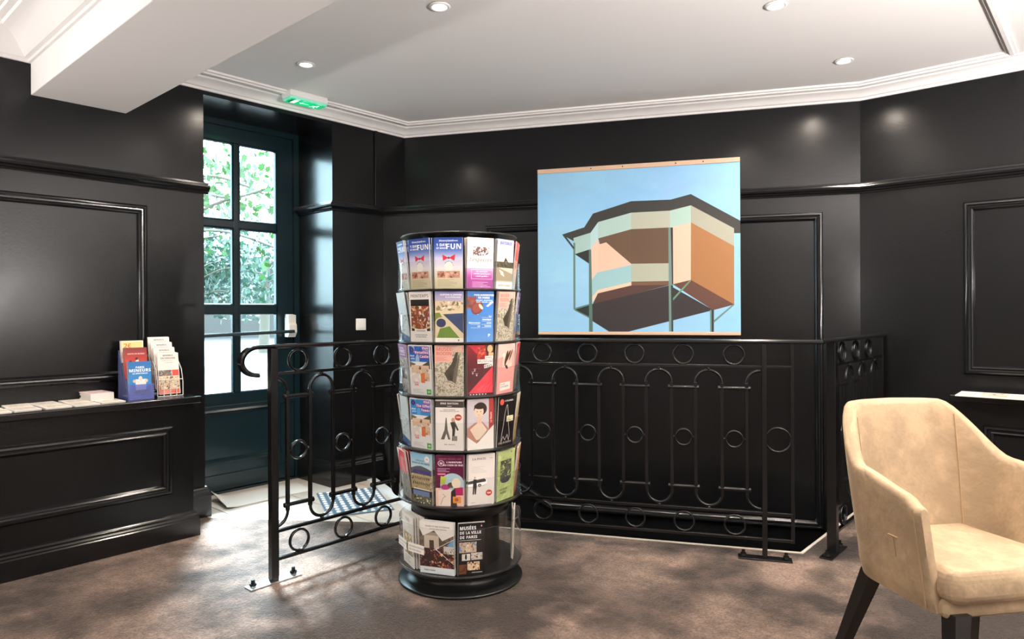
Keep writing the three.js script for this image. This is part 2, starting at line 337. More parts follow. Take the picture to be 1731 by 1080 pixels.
// ------------------------------------------------------------------ street door
{
  const g = L.group('door_1'); g.name = 'door_1'; tag(g, 'black glazed street door with six panes and a push bar', 'door', null, 'structure');
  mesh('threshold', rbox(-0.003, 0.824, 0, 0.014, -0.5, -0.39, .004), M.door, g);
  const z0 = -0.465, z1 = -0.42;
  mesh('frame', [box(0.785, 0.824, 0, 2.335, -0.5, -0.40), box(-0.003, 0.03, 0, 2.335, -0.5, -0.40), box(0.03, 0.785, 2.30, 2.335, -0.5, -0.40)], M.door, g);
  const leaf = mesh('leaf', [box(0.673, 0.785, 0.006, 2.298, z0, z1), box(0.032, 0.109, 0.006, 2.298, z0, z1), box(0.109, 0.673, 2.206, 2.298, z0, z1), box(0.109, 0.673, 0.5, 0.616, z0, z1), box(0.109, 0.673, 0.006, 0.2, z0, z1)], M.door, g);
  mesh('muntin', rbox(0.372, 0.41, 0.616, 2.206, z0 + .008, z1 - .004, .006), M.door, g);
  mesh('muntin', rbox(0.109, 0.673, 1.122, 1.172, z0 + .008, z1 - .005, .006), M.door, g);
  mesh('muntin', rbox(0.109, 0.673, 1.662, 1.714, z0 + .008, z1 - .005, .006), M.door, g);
  const mo = [[0, -.012], [0, .004], [.006, .008], [.012, .002], [.016, -.012]];
  for (const [y0, y1] of [[0.612, 1.128], [1.168, 1.668], [1.708, 2.21]]) for (const [x0, x1] of [[0.105, 0.376], [0.406, 0.677]]) {
    const p = mesh('pane', box(x0, x1, y0, y1, -0.446, -0.443), M.glass, g);
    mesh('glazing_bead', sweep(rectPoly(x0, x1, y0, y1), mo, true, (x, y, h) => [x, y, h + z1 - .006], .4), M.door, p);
  }
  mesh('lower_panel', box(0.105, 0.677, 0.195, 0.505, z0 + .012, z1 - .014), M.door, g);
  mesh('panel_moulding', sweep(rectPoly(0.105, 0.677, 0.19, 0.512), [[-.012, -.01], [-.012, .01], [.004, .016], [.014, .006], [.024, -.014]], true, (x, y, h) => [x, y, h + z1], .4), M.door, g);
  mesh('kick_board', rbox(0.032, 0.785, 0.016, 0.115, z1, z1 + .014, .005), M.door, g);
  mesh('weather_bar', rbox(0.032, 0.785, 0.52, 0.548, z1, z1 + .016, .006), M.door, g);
  mesh('push_bar', rod([0.06, 0.985, -0.335], [0.745, 1.0, -0.335], 0.011), std(lin(.05, .07, .08), .3, { metalness: .6 }), g);
  const sh = new THREE.Shape(); [[0, 0], [.035, .0], [.055, .03], [.052, .075], [.042, .09], [.042, .14], [.008, .145], [0, .12]].forEach((p, i) => i ? sh.lineTo(...p) : sh.moveTo(...p));
  const lev = mesh('bar_bracket', new THREE.ExtrudeGeometry(sh, { depth: .05, bevelEnabled: true, bevelSize: .004, bevelThickness: .004, bevelSegments: 2 }).rotateY(-Math.PI / 2).translate(0.765, 0.965, -0.395), M.plastic, g); lev.userData.label = 'white bracket of the push bar';
  mesh('bar_bracket', rbox(0.728, 0.778, 0.965, 1.11, -0.425, -0.395, .006), M.plastic, g);
}
// light switch
{
  const g = L.group('light_switch'); tag(g, 'small white square light switch on the black wall by the doorway', 'light switch');
  mesh('plate', rbox(0.998, 1.076, 1.005, 1.083, 0, 0.009, 0.004), M.plastic, g);
  mesh('rocker', rbox(1.013, 1.061, 1.02, 1.068, 0.009, 0.013, 0.0015), M.plastic, g);
}

// ------------------------------------------------------------------ recessed ceiling spots
function downlight(X, Z, label) {
  const g = group('ceiling_spotlight', X, CEIL, -Z); tag(g, label, 'spotlight', 'recessed ceiling spotlights');
  mesh('trim_ring', lathe([[0.030, -0.001], [0.030, -0.006], [0.038, -0.009], [0.046, -0.006], [0.048, 0.0], [0.030, -0.001]], 28), M.plastic, g);
  const lamp = mesh('lamp', lathe([[0.0, -0.007], [0.016, -0.0065], [0.0285, -0.004], [0.0285, -0.0005], [0, -0.0005]], 24), new THREE.MeshStandardMaterial({ color: 0xffffff, emissive: WARM, emissiveIntensity: 14 }), g);
  const s = new THREE.SpotLight(WARM, DOWNLIGHT, 0, R(82), 0.9, 2); s.position.set(0, -0.012, 0); s.target.position.set(0, -1, 0); s.castShadow = true; s.shadow.radius = 1.6; g.add(s, s.target);
  s.name = 'lamp_light'; s.target.name = 'lamp_target';
}
downlight(-1.068, 3.56, 'lit recessed spotlight in the ceiling beside the green exit sign');
downlight(-0.30, 2.895, 'lit recessed spotlight in the ceiling above the leaflet rack');
downlight(1.734, 3.55, 'lit recessed spotlight in the ceiling above the railing corner');
downlight(1.129, 2.90, 'lit recessed spotlight in the ceiling between rack and armchair');
for (const [x, z] of [[2.05, 2.2], [0.55, 2.2], [1.9, 1.2], [-2.25, 2.1], [-1.5, 1.2], [-0.6, 0.4]]) downlight(x, z, 'lit recessed spotlight in the ceiling further into the lounge');

// unseen uplighters added to brighten the ceiling: opaque bowl, light only goes up
function addedUplighter(X, Z, h, k, label) {
  const g = group('added_uplighter', X, 0, -Z); tag(g, label, 'added floor lamp');
  mesh('foot', lathe([[0, 0], [0.14, 0], [0.14, 0.012], [0.03, 0.024], [0, 0.024]]), M.rackBlack, g);
  mesh('pole', rod([0, 0.02, 0], [0, h - .1, 0], 0.012), M.rackBlack, g);
  mesh('bowl', lathe([[0, h - .115], [0.05, h - .11], [0.12, h - .06], [0.165, h], [0.158, h], [0.115, h - .05], [0.048, h - .1], [0, h - .105]]), M.rackBlack, g);
  mesh('bulb', new THREE.SphereGeometry(0.04, 16, 12).translate(0, h - .03, 0), new THREE.MeshStandardMaterial({ color: 0xffffff, emissive: SOFT, emissiveIntensity: 5 }), g);
  const p = new THREE.PointLight(SOFT, ADDED_UPLIGHT * k, 0, 2); p.position.set(0, h - .03, 0); p.castShadow = true; p.shadow.radius = 3; p.name = 'lamp_light'; g.add(p);
}
addedUplighter(3.7, 1.75, 1.3, .2, 'added black uplighter beyond the armchair, brightening the ceiling');
addedUplighter(2.1, 0.5, 1.3, 1.2, 'added black uplighter behind the viewer, brightening the ceiling');
addedUplighter(-3.0, 1.0, 1.3, .4, 'added black uplighter by the leaflet counter, brightening the ceiling');

// exit sign on the ceiling beside the cornice
{
  const g = group('exit_sign', ...L.world(0.53, CEIL, 0.165), L.turn); tag(g, 'green lit emergency exit sign on the ceiling above the doorway', 'exit sign');
  mesh('housing', rbox(-0.125, 0.125, -0.038, 0, -0.05, 0.05, 0.006), M.plastic, g);
  const c = document.createElement('canvas'); c.width = 256; c.height = 96; const x = c.getContext('2d');
  x.fillStyle = '#06a060'; x.fillRect(0, 0, 256, 96); x.fillStyle = '#eafff4'; x.fillRect(34, 14, 30, 68); x.fillStyle = '#055c3c'; x.fillRect(14, 14, 20, 68);
  x.fillStyle = '#eafff4'; x.beginPath(); x.arc(212, 28, 9, 0, 7); x.fill(); x.lineWidth = 9; x.strokeStyle = '#eafff4'; x.lineCap = 'round';
  x.beginPath(); x.moveTo(205, 42); x.lineTo(196, 62); x.lineTo(212, 80); x.moveTo(196, 62); x.lineTo(176, 74); x.moveTo(205, 44); x.lineTo(222, 56); x.moveTo(203, 44); x.lineTo(184, 48); x.stroke();
  x.lineWidth = 7; x.beginPath(); x.moveTo(150, 48); x.lineTo(88, 48); x.moveTo(104, 34); x.lineTo(88, 48); x.lineTo(104, 62); x.stroke();
  const t = new THREE.CanvasTexture(c); t.colorSpace = THREE.SRGBColorSpace;
  const fm = new THREE.MeshStandardMaterial({ map: t, emissive: 0xffffff, emissiveMap: t, emissiveIntensity: 1.1, roughness: .3 }); fm.userData.ownUV = true;
  const fg = new THREE.BoxGeometry(0.23, 0.002, 0.085);
  mesh('diffuser', rbox(-0.122, 0.122, -0.052, -0.036, -0.047, 0.047, 0.007), std(lin(.3, .8, .6), .3, { emissive: lin(0.0, .35, .2), emissiveIntensity: .3 }), g);
  const face = mesh('pictogram', fg.translate(0, -0.0535, 0), fm, g); face.userData.label = 'green panel with a running figure and arrow';
  const p = new THREE.PointLight(lin(.1, 1, .5), EXIT_GLOW, 0, 2); p.position.set(0, -0.09, 0); p.castShadow = true; p.name = 'lamp_light'; g.add(p);
}
// ------------------------------------------------------------------ counters along the walls
function counter(f, name, t0, t1, depth, endAt, label) {   // endAt: +1 when the free end is at t1
  const g = f.group(name); tag(g, label, 'counter');
  mesh('body', box(t0, t1, 0, 0.67, 0.001, depth - .02), M.black, g);
  mesh('worktop', rbox(t0 - (endAt < 0 ? .03 : 0), t1 + (endAt > 0 ? .03 : 0), 0.67, 0.705, 0.001, depth + .012, 0.006), M.gloss, g);
  const e = endAt > 0 ? t1 - .105 : t1 - .15, s = endAt > 0 ? t0 + .15 : t0 + .105, n = 3, w = (e - s + .2) / n;
  for (let i = 0; i < n; i++) {
    const a = endAt > 0 ? e - (i + 1) * w + .2 : s + i * w, b = endAt > 0 ? e - i * w : s + (i + 1) * w - .2;
    mesh('panel_moulding', sweep(rectPoly(a, b, 0.232, 0.565), mould, true, (x, y, h) => [x, y, h + depth - .02], .5), M.gloss, g);
  }
  const base = [[0, 0], [0.024, 0], [0.024, 0.085], [0.02, 0.09], [0.02, 0.097], [0.014, 0.104], [0.015, 0.113], [0.008, 0.122], [0, 0.126]];
  const path = endAt > 0 ? [[t0, depth - .02], [t1, depth - .02], [t1, 0.001]] : [[t0, 0.001], [t0, depth - .02], [t1, depth - .02]];
  // profile is swept in the counter's own plan, outward to the room
  const pth = path.map(p => [p[0], -p[1]]);
  mesh('plinth', sweep(pth, base, false, (x, z, h) => [x, h, -z], .5), M.gloss, g);
  return g;
}
function fixedCounter() {
  counter(L, 'leaflet_counter', -3.6, -0.188, 0.30, 1, 'long black panelled counter with leaflets, left of the doorway');
  counter(RW, 'wall_counter', 0.50, 3.6, 0.28, -1, 'black panelled counter against the wall behind the armchair');
}
fixedCounter();
// ------------------------------------------------------------------ wrought-iron railing round the stairwell
{
  const A = [-1.0005, 2.8515], S = [1.135, 3.0798], C = meet(A, dirL, S, dirB), K = [S[0] + dirB[0] * .231, S[1] + dirB[1] * .231];
  const E = meet(K, dirL, RW.P, dirR);
  const g = group('iron_railing'); tag(g, 'black wrought iron railing with rings and arches round the stairwell', 'railing');
  // handrail: flat moulded bar, with a scroll at the free end
  const hr = [[-0.021, 0.976], [-0.021, 0.984], [-0.015, 0.991], [0.015, 0.991], [0.021, 0.984], [0.021, 0.976], [0.012, 0.972], [-0.012, 0.972]];
  mesh('handrail', sweep([A, C, K, E], hr, false, plan, .5), M.iron, g);
  {
    const pts = [], n = 22, cx = -0.068, cy = 0.924, r = 0.0575; const ring = [];
    for (let i = 0; i <= n; i++) { const a = R(90 + i / n * 182), rr = r * (1 + .55 * Math.max(0, 1 - i / 9) * 0.0); pts.push([cx + Math.cos(a) * rr * 1.22 + (i < 6 ? .0 : 0), cy + Math.sin(a) * rr, a]); }
    const pos = [], sec = (p) => { const w = .02, h = .0085, nx = Math.cos(p[2]), ny = Math.sin(p[2]); return [[p[0] + nx * h, p[1] + ny * h, -w * .7], [p[0] + nx * h, p[1] + ny * h, w * .7], [p[0] + nx * h * .3, p[1] + ny * h * .3, w], [p[0] - nx * h, p[1] - ny * h, w * .7], [p[0] - nx * h, p[1] - ny * h, -w * .7], [p[0] + nx * h * .3, p[1] + ny * h * .3, -w]]; };
    pts.unshift([0.0, cy + r, R(90)]);
    for (let i = 0; i + 1 < pts.length; i++) { const a = sec(pts[i]), b = sec(pts[i + 1]); for (let k = 0; k < 6; k++) { const l = (k + 1) % 6; pos.push(...a[k], ...b[k], ...b[l], ...a[k], ...b[l], ...a[l]); } }
    for (const [e, f] of [[pts[0], 0], [pts[pts.length - 1], 1]]) { const a = sec(e); for (let k = 1; k < 5; k++) f ? pos.push(...a[0], ...a[k], ...a[k + 1]) : pos.push(...a[0], ...a[k + 1], ...a[k]); }
    const sc = mesh('scroll', toCreasedNormals(geo(outward(pos)), .6), M.iron, g); sc.position.set(A[0], 0, -A[1]); sc.rotation.y = Math.atan2(dirL[1], dirL[0]);
  }
  const T = 0.2245;
  const G = {
    bar: rbox(-.0075, .0075, .282, .792, -.0075, .0075, .002, 1), ringS: new THREE.TorusGeometry(.0445, .0055, 8, 32).scale(1, 1, 1.5), ringM: new THREE.TorusGeometry(.037, .0055, 8, 32).scale(1, 1, 1.4), ringL: new THREE.TorusGeometry(.0535, .006, 8, 36).scale(1, 1, 1.4),
    arch: new THREE.TorusGeometry(.058, .007, 8, 24, Math.PI), quarter: new THREE.TorusGeometry(.0585, .007, 8, 12, Math.PI / 2),
    clamp: mergeGeometries([rod([-.066, 0, 0], [.066, 0, 0], .0085).toNonIndexed(), rod([-.07, 0, 0], [-.062, 0, 0], .011).toNonIndexed(), rod([.062, 0, 0], [.07, 0, 0], .011).toNonIndexed()]), bead: new THREE.SphereGeometry(.009, 10, 8), post: rbox(-.0165, .0165, 0, .974, -.0165, .0165, .003, 1), thin: rbox(-.011, .011, 0, .974, -.011, .011, .003, 1),
    bolt: mergeGeometries([new THREE.CylinderGeometry(.014, .016, .01, 6).translate(0, .012, 0).toNonIndexed(), new THREE.CylinderGeometry(.008, .008, .018, 10).translate(0, .022, 0).toNonIndexed()]), plate: rbox(-.115, .115, 0, .007, -.028, .028, .002, 1)
  };
  const fr = (P, d) => { const h = new THREE.Object3D(); h.position.set(P[0], 0, -P[1]); h.rotation.y = Math.atan2(d[1], d[0]); h.updateMatrix(); return h; };
  const put = (f, name, geom, x, y, turnZ = 0, turnY = 0, m = M.iron) => { const o = shared(name, geom, m, g); o.position.set(x, y, 0).applyMatrix4(f.matrix); o.quaternion.copy(f.quaternion).multiply(new THREE.Quaternion().setFromEuler(new THREE.Euler(0, turnY, turnZ))); return o; };
  const rail = (f, x0, x1, y) => { const o = mesh('rail', rbox(x0, x1, y - .0065, y + .0065, -.0085, .0085, .002, 1), M.iron, g); o.position.copy(f.position); o.quaternion.copy(f.quaternion); };
  const module = (f, x) => {
    put(f, 'bar', G.bar, x - .054, 0); put(f, 'bar', G.bar, x + .054, 0);
    put(f, 'ring', G.ringS, x, .92); put(f, 'ring', G.ringM, x, .535); put(f, 'ring', G.ringS, x, .146);
    put(f, 'clamp', G.clamp, x, .767); put(f, 'clamp', G.clamp, x, .307);
    put(f, 'joint_bead', G.bead, x - .046, .535).scale.setScalar(.8); put(f, 'joint_bead', G.bead, x + .046, .535).scale.setScalar(.8);
    put(f, 'joint_bead', G.bead, x, .0975).scale.setScalar(.9);
  };
  const arches = (f, x) => { put(f, 'arch', G.arch, x, .79); put(f, 'arch', G.arch, x, .284, Math.PI); put(f, 'joint_bead', G.bead, x, .856); put(f, 'joint_bead', G.bead, x, .216); };
  const half = (f, x, right) => { put(f, 'arch', G.quarter, x, .79, right ? Math.PI / 2 : 0); put(f, 'arch', G.quarter, x, .284, right ? Math.PI : -Math.PI / 2); };
  const rails = (f, x0, x1) => [.867, .207, .09].forEach(y => rail(f, x0, x1, y));
  const bolts = (f, x, m) => { const pl = put(f, 'base_plate', G.plate, x, 0, 0, 0, m); for (const s of [-.092, .09]) shared('bolt', G.bolt, M.iron, pl).position.set(s, .004, 0); };
  // flight beside the entrance
  const fl = fr(A, dirL), lenL = Math.hypot(C[0] - A[0], C[1] - A[1]);
  put(fl, 'post', G.post, 0, 0); bolts(fl, 0, M.steel);
  for (let k = 0; k < 4; k++) { module(fl, .119 + k * T); if (k < 3) arches(fl, .119 + (k + .5) * T); }
  half(fl, .119 - T / 2, false); half(fl, .119 + 3.5 * T, true);
  rails(fl, .012, lenL); put(fl, 'post', G.post, lenL, 0); bolts(fl, lenL - .12);
  // flight along the stairwell, from C to the corner K
  const fs = fr(S, dirB), x0 = -Math.hypot(C[0] - S[0], C[1] - S[1]);
  put(fs, 'post', G.thin, 0, 0); bolts(fs, .0);
  for (let k = 0; k < 7; k++) { module(fs, -.128 - k * T); if (k < 6) arches(fs, -.128 - (k + .5) * T); }
  half(fs, -.128 + T / 2, true);
  rails(fs, x0, .12); put(fs, 'bar', rbox(-.0075, .0075, .08, .974, -.0075, .0075, .002, 1), .118, 0); put(fs, 'ring', G.ringL, .059, .54);
  // return flight to the right wall
  const fk = fr(K, dirL), lenK = Math.hypot(E[0] - K[0], E[1] - K[1]);
  put(fk, 'post', rbox(-.021, .021, 0, .974, -.021, .021, .003, 1), .175, 0); bolts(fk, .185);
  for (let k = 0; k < 3; k++) { module(fk, .33 + k * T); if (k < 3) arches(fk, .33 + (k + .5) * T); }
  rails(fk, .175, lenK - .005); put(fk, 'post', rbox(-.014, .014, .07, .974, -.014, .014, .003, 1), lenK - .03, 0);
}

// ------------------------------------------------------------------ painting on the wall above the stairwell
function canvasTex(w, h, draw) {
  const c = document.createElement('canvas'); c.width = w; c.height = h; draw(c.getContext('2d'), w, h);
  const t = new THREE.CanvasTexture(c); t.colorSpace = THREE.SRGBColorSpace; t.anisotropy = 4; return t;
}
function printed(t, rough = .45, o = {}) { const m = std('#ffffff', rough, { map: t, ...o }); m.userData.ownUV = true; return m; }
{
  const polys = [
['#2c2b28',[129,391,244,351,289,268,481,203,675,205,771,178,1000,348,1000,420,971,419,971,391,771,245,671,271,481,273,315,322,276,386,188,434]],
['#9dbcb8',[188,415,276,386,276,490,193,516]],
['#a9c9cb',[276,386,315,322,313,427,276,486]],
['#a3bfb8',[315,322,481,273,481,374,316,423]],
['#a9ad9c',[481,273,671,271,671,373,481,374]],
['#a3c0b6',[671,271,771,245,771,347,671,373]],
['#a0a090',[771,245,971,391,971,496,771,347]],
['#1b211c',[195,516,269,490,269,578]],
['#e3bba6',[276,486,313,427,312,626,277,681]],
['#e0b7a0',[313,427,319,458,355,448,481,585,481,605,312,647]],
['#5f4733',[316,423,481,374,481,585,355,448,324,458]],
['#5b4431',[481,374,666,372,666,587,481,585]],
['#8fb8bd',[277,681,312,633,481,591,481,710,312,761,277,826]],
['#a3a998',[481,585,666,587,666,694,481,694]],
['#e3bca2',[312,742,481,696,481,717,312,763,278,830,277,792]],
['#6b4c37',[481,694,666,694,666,717,481,717]],
['#4a2f29',[312,763,481,717,666,717,285,830]],
['#e2b6a0',[684,369,771,347,769,690,684,714]],
['#9c6b3f',[771,347,971,496,970,838,769,690]],
['#2a2426',[280,830,666,720,873,870,466,998,367,998,280,931]],
['#59382c',[684,714,769,690,970,838,873,870]],
['#1d1c1a',[672,373,684,373,684,714,671,717]],
['#16241f',[194,860,269,832,268,911]],
['#56736a',[187,445,196,446,195,862,186,862]],
['#4d6a62',[267,490,278,490,284,999,266,999]],
['#66837a',[663,372,674,373,682,997,664,997]],
['#22302b',[674,720,683,720,683,997,676,997]],
['#66837a',[858,870,866,870,866,998,858,998]],
['#222d29',[866,870,876,868,875,998,866,998]],
['#5c8a6c',[684,796,762,693,771,693,684,811]],
['#5f7d74',[875,932,964,838,971,840,875,946]],
['#22302b',[129,391,140,390,191,475,188,486]],
['#4f7a70',[192,853,267,828,268,835,194,862]],
['#4f6a62',[192,860,268,907,268,916,192,867]],
  ];
  const t = canvasTex(1024, 880, (x, w, h) => {
    x.fillStyle = '#85bfe6'; x.fillRect(0, 0, w, h);
    const r = rngOf(4); for (let i = 0; i < 260; i++) { x.globalAlpha = .05; x.fillStyle = r() < .5 ? '#a5d4f2' : '#78b2dd'; const a = 60 + r() * 200; x.beginPath(); x.ellipse(r() * w, r() * h, a, a * .45, 0, 0, 7); x.fill(); } x.globalAlpha = 1;
    for (const [c, p] of polys) { x.fillStyle = c; x.strokeStyle = c; x.lineWidth = 1; x.beginPath(); for (let i = 0; i < p.length; i += 2) x[i ? 'lineTo' : 'moveTo'](p[i] / 1000 * w, p[i + 1] / 1000 * h); x.closePath(); x.fill(); x.stroke(); }
  });
  const g = B.group('painting'); tag(g, 'large painting of an angular house on stilts against blue sky', 'painting');
  const s0 = 1.11, s1 = 2.33, y0 = 0.977, y1 = 2.022, f0 = 0.038;
  mesh('stretcher', box(s0 + .004, s1 - .004, y0 + .018, y1 - .022, f0, f0 + 0.023), std(lin(.5, .42, .33), .7), g);
  const face = new THREE.BoxGeometry(s1 - s0, y1 - y0 - .044, .003).translate((s0 + s1) / 2, (y0 + y1) / 2 - .003, f0 + 0.025);
  mesh('canvas', face, printed(t, .55), g);
  const wood = std(lin(.62, .42, .29), .55);
  mesh('batten', rbox(s0, s1, y1 - .028, y1, f0, f0 + .033, .003), wood, g); mesh('batten', rbox(s0, s1, y0, y0 + .018, f0, f0 + .033, .003), wood, g);
  for (const k of [.28, .44, .7, .83]) mesh('nail', new THREE.CylinderGeometry(.004, .004, .003, 10).rotateX(Math.PI / 2).translate(s0 + (s1 - s0) * k, y1 - .014, f0 + .034), M.rackBlack, g);
}

// ------------------------------------------------------------------ printed covers
const D = {};
{
  const T = (x, s, X, Y, size, col = '#fff', al = 'center', font = 'sans-serif', weight = 'bold') => { x.font = `${weight} ${size}px ${font}`; x.textAlign = al; x.fillStyle = col; x.fillText(s, X, Y); };
  const fill = (x, c, a = 0, b = 0, w = 212, h = 420) => { x.fillStyle = c; x.fillRect(a, b, w, h); };
  const poly = (x, c, ...p) => { x.fillStyle = c; x.beginPath(); for (let i = 0; i < p.length; i += 2) x[i ? 'lineTo' : 'moveTo'](p[i], p[i + 1]); x.closePath(); x.fill(); };
  const disc = (x, c, X, Y, r, ry = r, rot = 0) => { x.fillStyle = c; x.beginPath(); x.ellipse(X, Y, r, ry, rot, 0, 7); x.fill(); };
  const line = (x, c, w, ...p) => { x.strokeStyle = c; x.lineWidth = w; x.beginPath(); for (let i = 0; i < p.length; i += 2) x[i ? 'lineTo' : 'moveTo'](p[i], p[i + 1]); x.stroke(); };
  const lines = (x, c, X, Y, w, n, gap = 9, th = 3, seed = 1) => { const r = rngOf(seed); for (let i = 0; i < n; i++) fill(x, c, X, Y + i * gap, w * (.6 + .4 * r()), th); };
  const photo = (x, cols, X, Y, w, h, n, seed, size = 16) => { const r = rngOf(seed); x.save(); x.beginPath(); x.rect(X, Y, w, h); x.clip(); fill(x, cols[0], X, Y, w, h); for (let i = 0; i < n; i++) disc(x, cols[Math.floor(r() * cols.length)], X + r() * w, Y + r() * h, size * (.2 + r()), size * (.1 + r() * .6), r() * 3); x.restore(); };
  const grad = (x, X, Y, w, h, ...st) => { const g = x.createLinearGradient(0, Y, 0, Y + h); st.forEach((c, i) => g.addColorStop(i / (st.length - 1), c)); x.fillStyle = g; x.fillRect(X, Y, w, h); };
  const def = (key, draw, w = 212, h = 420) => { D[key] = printed(canvasTex(w, h, draw)); };
  const G5 = ['#cfc5b4', '#b0a58e', '#938a74', '#7d795e', '#a39a82'];
  def('fun', x => {
    grad(x, 0, 0, 212, 420, '#1c3f8f', '#3d5fb0', '#c8c6e2', '#ece6e8', '#d9cdae', '#c9bf9a');
    T(x, 'Disneyland', 88, 34, 19, '#fff', 'center', 'serif'); T(x, 'PARIS', 160, 33, 13);
    T(x, '1 DAY', 54, 72, 30); T(x, 'OF MAGIC', 54, 94, 17); T(x, 'FUN', 146, 96, 60);
    poly(x, '#d02a3c', 104, 168, 60, 140, 64, 192); poly(x, '#d02a3c', 110, 168, 156, 138, 150, 192); disc(x, '#8f1725', 107, 168, 9);
    line(x, '#27324f', 4, 74, 236, 82, 208, 104, 196, 130, 206, 142, 236); disc(x, '#f5efe6', 107, 238, 34, 40);
    photo(x, ['#c98f76', '#b9785f', '#e0b49c', '#7d4a3a'], 20, 276, 170, 56, 30, 21, 20); lines(x, '#9c9274', 20, 344, 150, 7);
  });
  def('chocolate', x => {
    fill(x, '#efe6df'); T(x, 'CROISIÈRE & DÉGUSTATION', 106, 52, 11, '#8a7d76', 'center', 'sans-serif', 'normal');
    photo(x, ['#efe6df', '#5a2c22', '#3a1c16', '#8b4a36', '#6d3526'], 46, 76, 130, 74, 60, 5, 15);
    T(x, 'Lespetore', 108, 196, 40, '#332a28', 'center', 'serif', 'italic'); lines(x, '#b4a39c', 60, 222, 100, 2, 8, 2);
    grad(x, 0, 252, 212, 168, '#e9a6cf', '#a3138a', '#8d0d78'); line(x, '#fff', 2, 36, 264, 206, 264, 206, 340, 36, 340, 36, 264);
    ['Un spectacle', '• atelier gourmand •', '• visite guidée •'].forEach((s, i) => T(x, s, 120, 284 + i * 19, 15)); lines(x, '#f1b6de', 44, 366, 150, 4, 12, 3);
  });
  def('boats', x => { grad(x, 0, 0, 212, 420, '#b9c2e6', '#e6dfe0', '#d8ccba', '#b8ab98'); T(x, 'BATOBUS', 106, 44, 34, '#3a4a9c', 'center', 'sans-serif', 'italic bold'); poly(x, '#4a4032', 110, 150, 84, 196, 150, 196); photo(x, ['#5b5240', '#3d382c', '#776c55'], 0, 190, 212, 50, 40, 6); poly(x, '#a5977f', 0, 236, 212, 290, 212, 350, 0, 350); poly(x, '#efe9df', 30, 256, 84, 274, 104, 316, 60, 300); fill(x, '#efe7e0', 0, 360, 212, 60); T(x, 'NAVETTE FLUVIALE', 106, 396, 17, '#6c6458'); });
  def('redtall', x => { grad(x, 0, 0, 212, 420, '#c6473c', '#d77a68', '#e6d6c8', '#b6d5da'); photo(x, ['#c6473c', '#f0d8c8', '#8d2b25'], 0, 40, 212, 120, 24, 8); T(x, 'PARIS', 106, 230, 44, '#8d2b25'); lines(x, '#8a7d70', 30, 270, 150, 8, 14); });
  def('palecard', x => { grad(x, 0, 0, 212, 420, '#dfeef2', '#cfe3ea', '#e8ecec', '#c2ccd0'); line(x, '#93a4ab', 4, 0, 190, 80, 176, 212, 200); photo(x, ['#dfe6e8', '#aab8bd', '#8a9aa1', '#c9d5d9'], 20, 190, 170, 120, 40, 9); poly(x, '#2d5590', 0, 346, 212, 380, 212, 420, 0, 420); lines(x, '#7e8e94', 30, 320, 120, 2); });
  def('printemps', x => { fill(x, '#f1ece6'); T(x, 'PRINTEMPS', 106, 48, 35, '#2a2624', 'center', 'sans-serif', 'normal'); photo(x, ['#1c1512', '#2a1d18'], 14, 66, 186, 262, 10, 2); photo(x, ['#8b4a2e', '#c98a5c', '#e8d7bf', '#b5462e', '#f0ebe0', '#5b3a26', '#d7a05b'], 18, 120, 178, 190, 120, 11, 17); poly(x, '#d9c7a8', 14, 290, 106, 322, 200, 286, 200, 300, 106, 338, 14, 300); fill(x, '#f1ece6', 44, 312, 124, 30); T(x, 'HAUSSMANN', 106, 332, 14, '#5c5450'); ['LE GRAND MAGASIN', 'DE PARIS DEPUIS'].forEach((s, i) => T(x, s, 106, 366 + i * 16, 13, '#6c645e')); });
  def('castle', x => { grad(x, 0, 0, 212, 150, '#8f8fc4', '#b9aec2', '#d9c7a8'); T(x, 'CHÂTEAU & JARDINS', 120, 36, 17); T(x, 'À LA FRANÇAISE', 136, 54, 15); photo(x, ['#d7c3a2', '#bfa986', '#8c7a5c', '#efe3cd', '#6f6a4a'], 0, 82, 212, 90, 50, 12, 18); fill(x, '#d9c6a4', 0, 160, 212, 260); poly(x, '#33456b', 60, 190, 212, 180, 212, 346); poly(x, '#7c8a3c', 0, 180, 34, 176, 78, 262, 0, 250); disc(x, '#d9c6a4', 46, 262, 46); disc(x, '#2f3a5c', 46, 262, 36); poly(x, '#6f8f34', 36, 308, 110, 288, 186, 384, 14, 384); for (let i = 0; i < 8; i++) line(x, '#587728', 3, 44 + i * 9, 306 - i * 2, 30 + i * 20, 384); fill(x, '#f0ebe2', 0, 384, 212, 36); disc(x, '#555', 178, 402, 6); });
  def('concert', x => { grad(x, 0, 0, 212, 420, '#1f6cc0', '#2a78c8', '#3f84cf', '#5a93d6'); photo(x, ['#7a2a1c', '#5c1d14', '#8f3a26'], 0, 46, 70, 100, 16, 14, 22); disc(x, '#6d2418', 78, 138, 46, 58, .5); disc(x, '#8c3522', 78, 138, 34, 44, .5); disc(x, '#f0d0b0', 108, 128, 12, 26, -.6); poly(x, '#f3d9c2', 150, 124, 200, 78, 210, 92, 166, 130); T(x, 'PHILHARMONIE', 136, 40, 22); T(x, 'DE PARIS', 132, 62, 22); ['CONCERTS - EXPOSITIONS', 'MUSÉE - ATELIERS - CAFÉ'].forEach((s, i) => T(x, s, 134, 80 + i * 14, 11)); T(x, 'La', 196, 214, 20, '#fff', 'right'); T(x, 'musique', 196, 240, 18, '#fff', 'right'); T(x, 'sous', 196, 268, 18, '#fff', 'right'); T(x, 'toutes', 196, 294, 18, '#fff', 'right'); T(x, 'Bienvenue', 104, 268, 18, '#fff', 'right'); T(x, 'ici', 104, 296, 18, '#fff', 'right'); [[116, 218, 80], [116, 246, 80], [116, 274, 80], [116, 300, 80], [28, 274, 76], [28, 302, 76]].forEach(q => fill(x, '#e6f0ff', q[0], q[1], q[2], 2)); T(x, 'P', 178, 378, 34); });
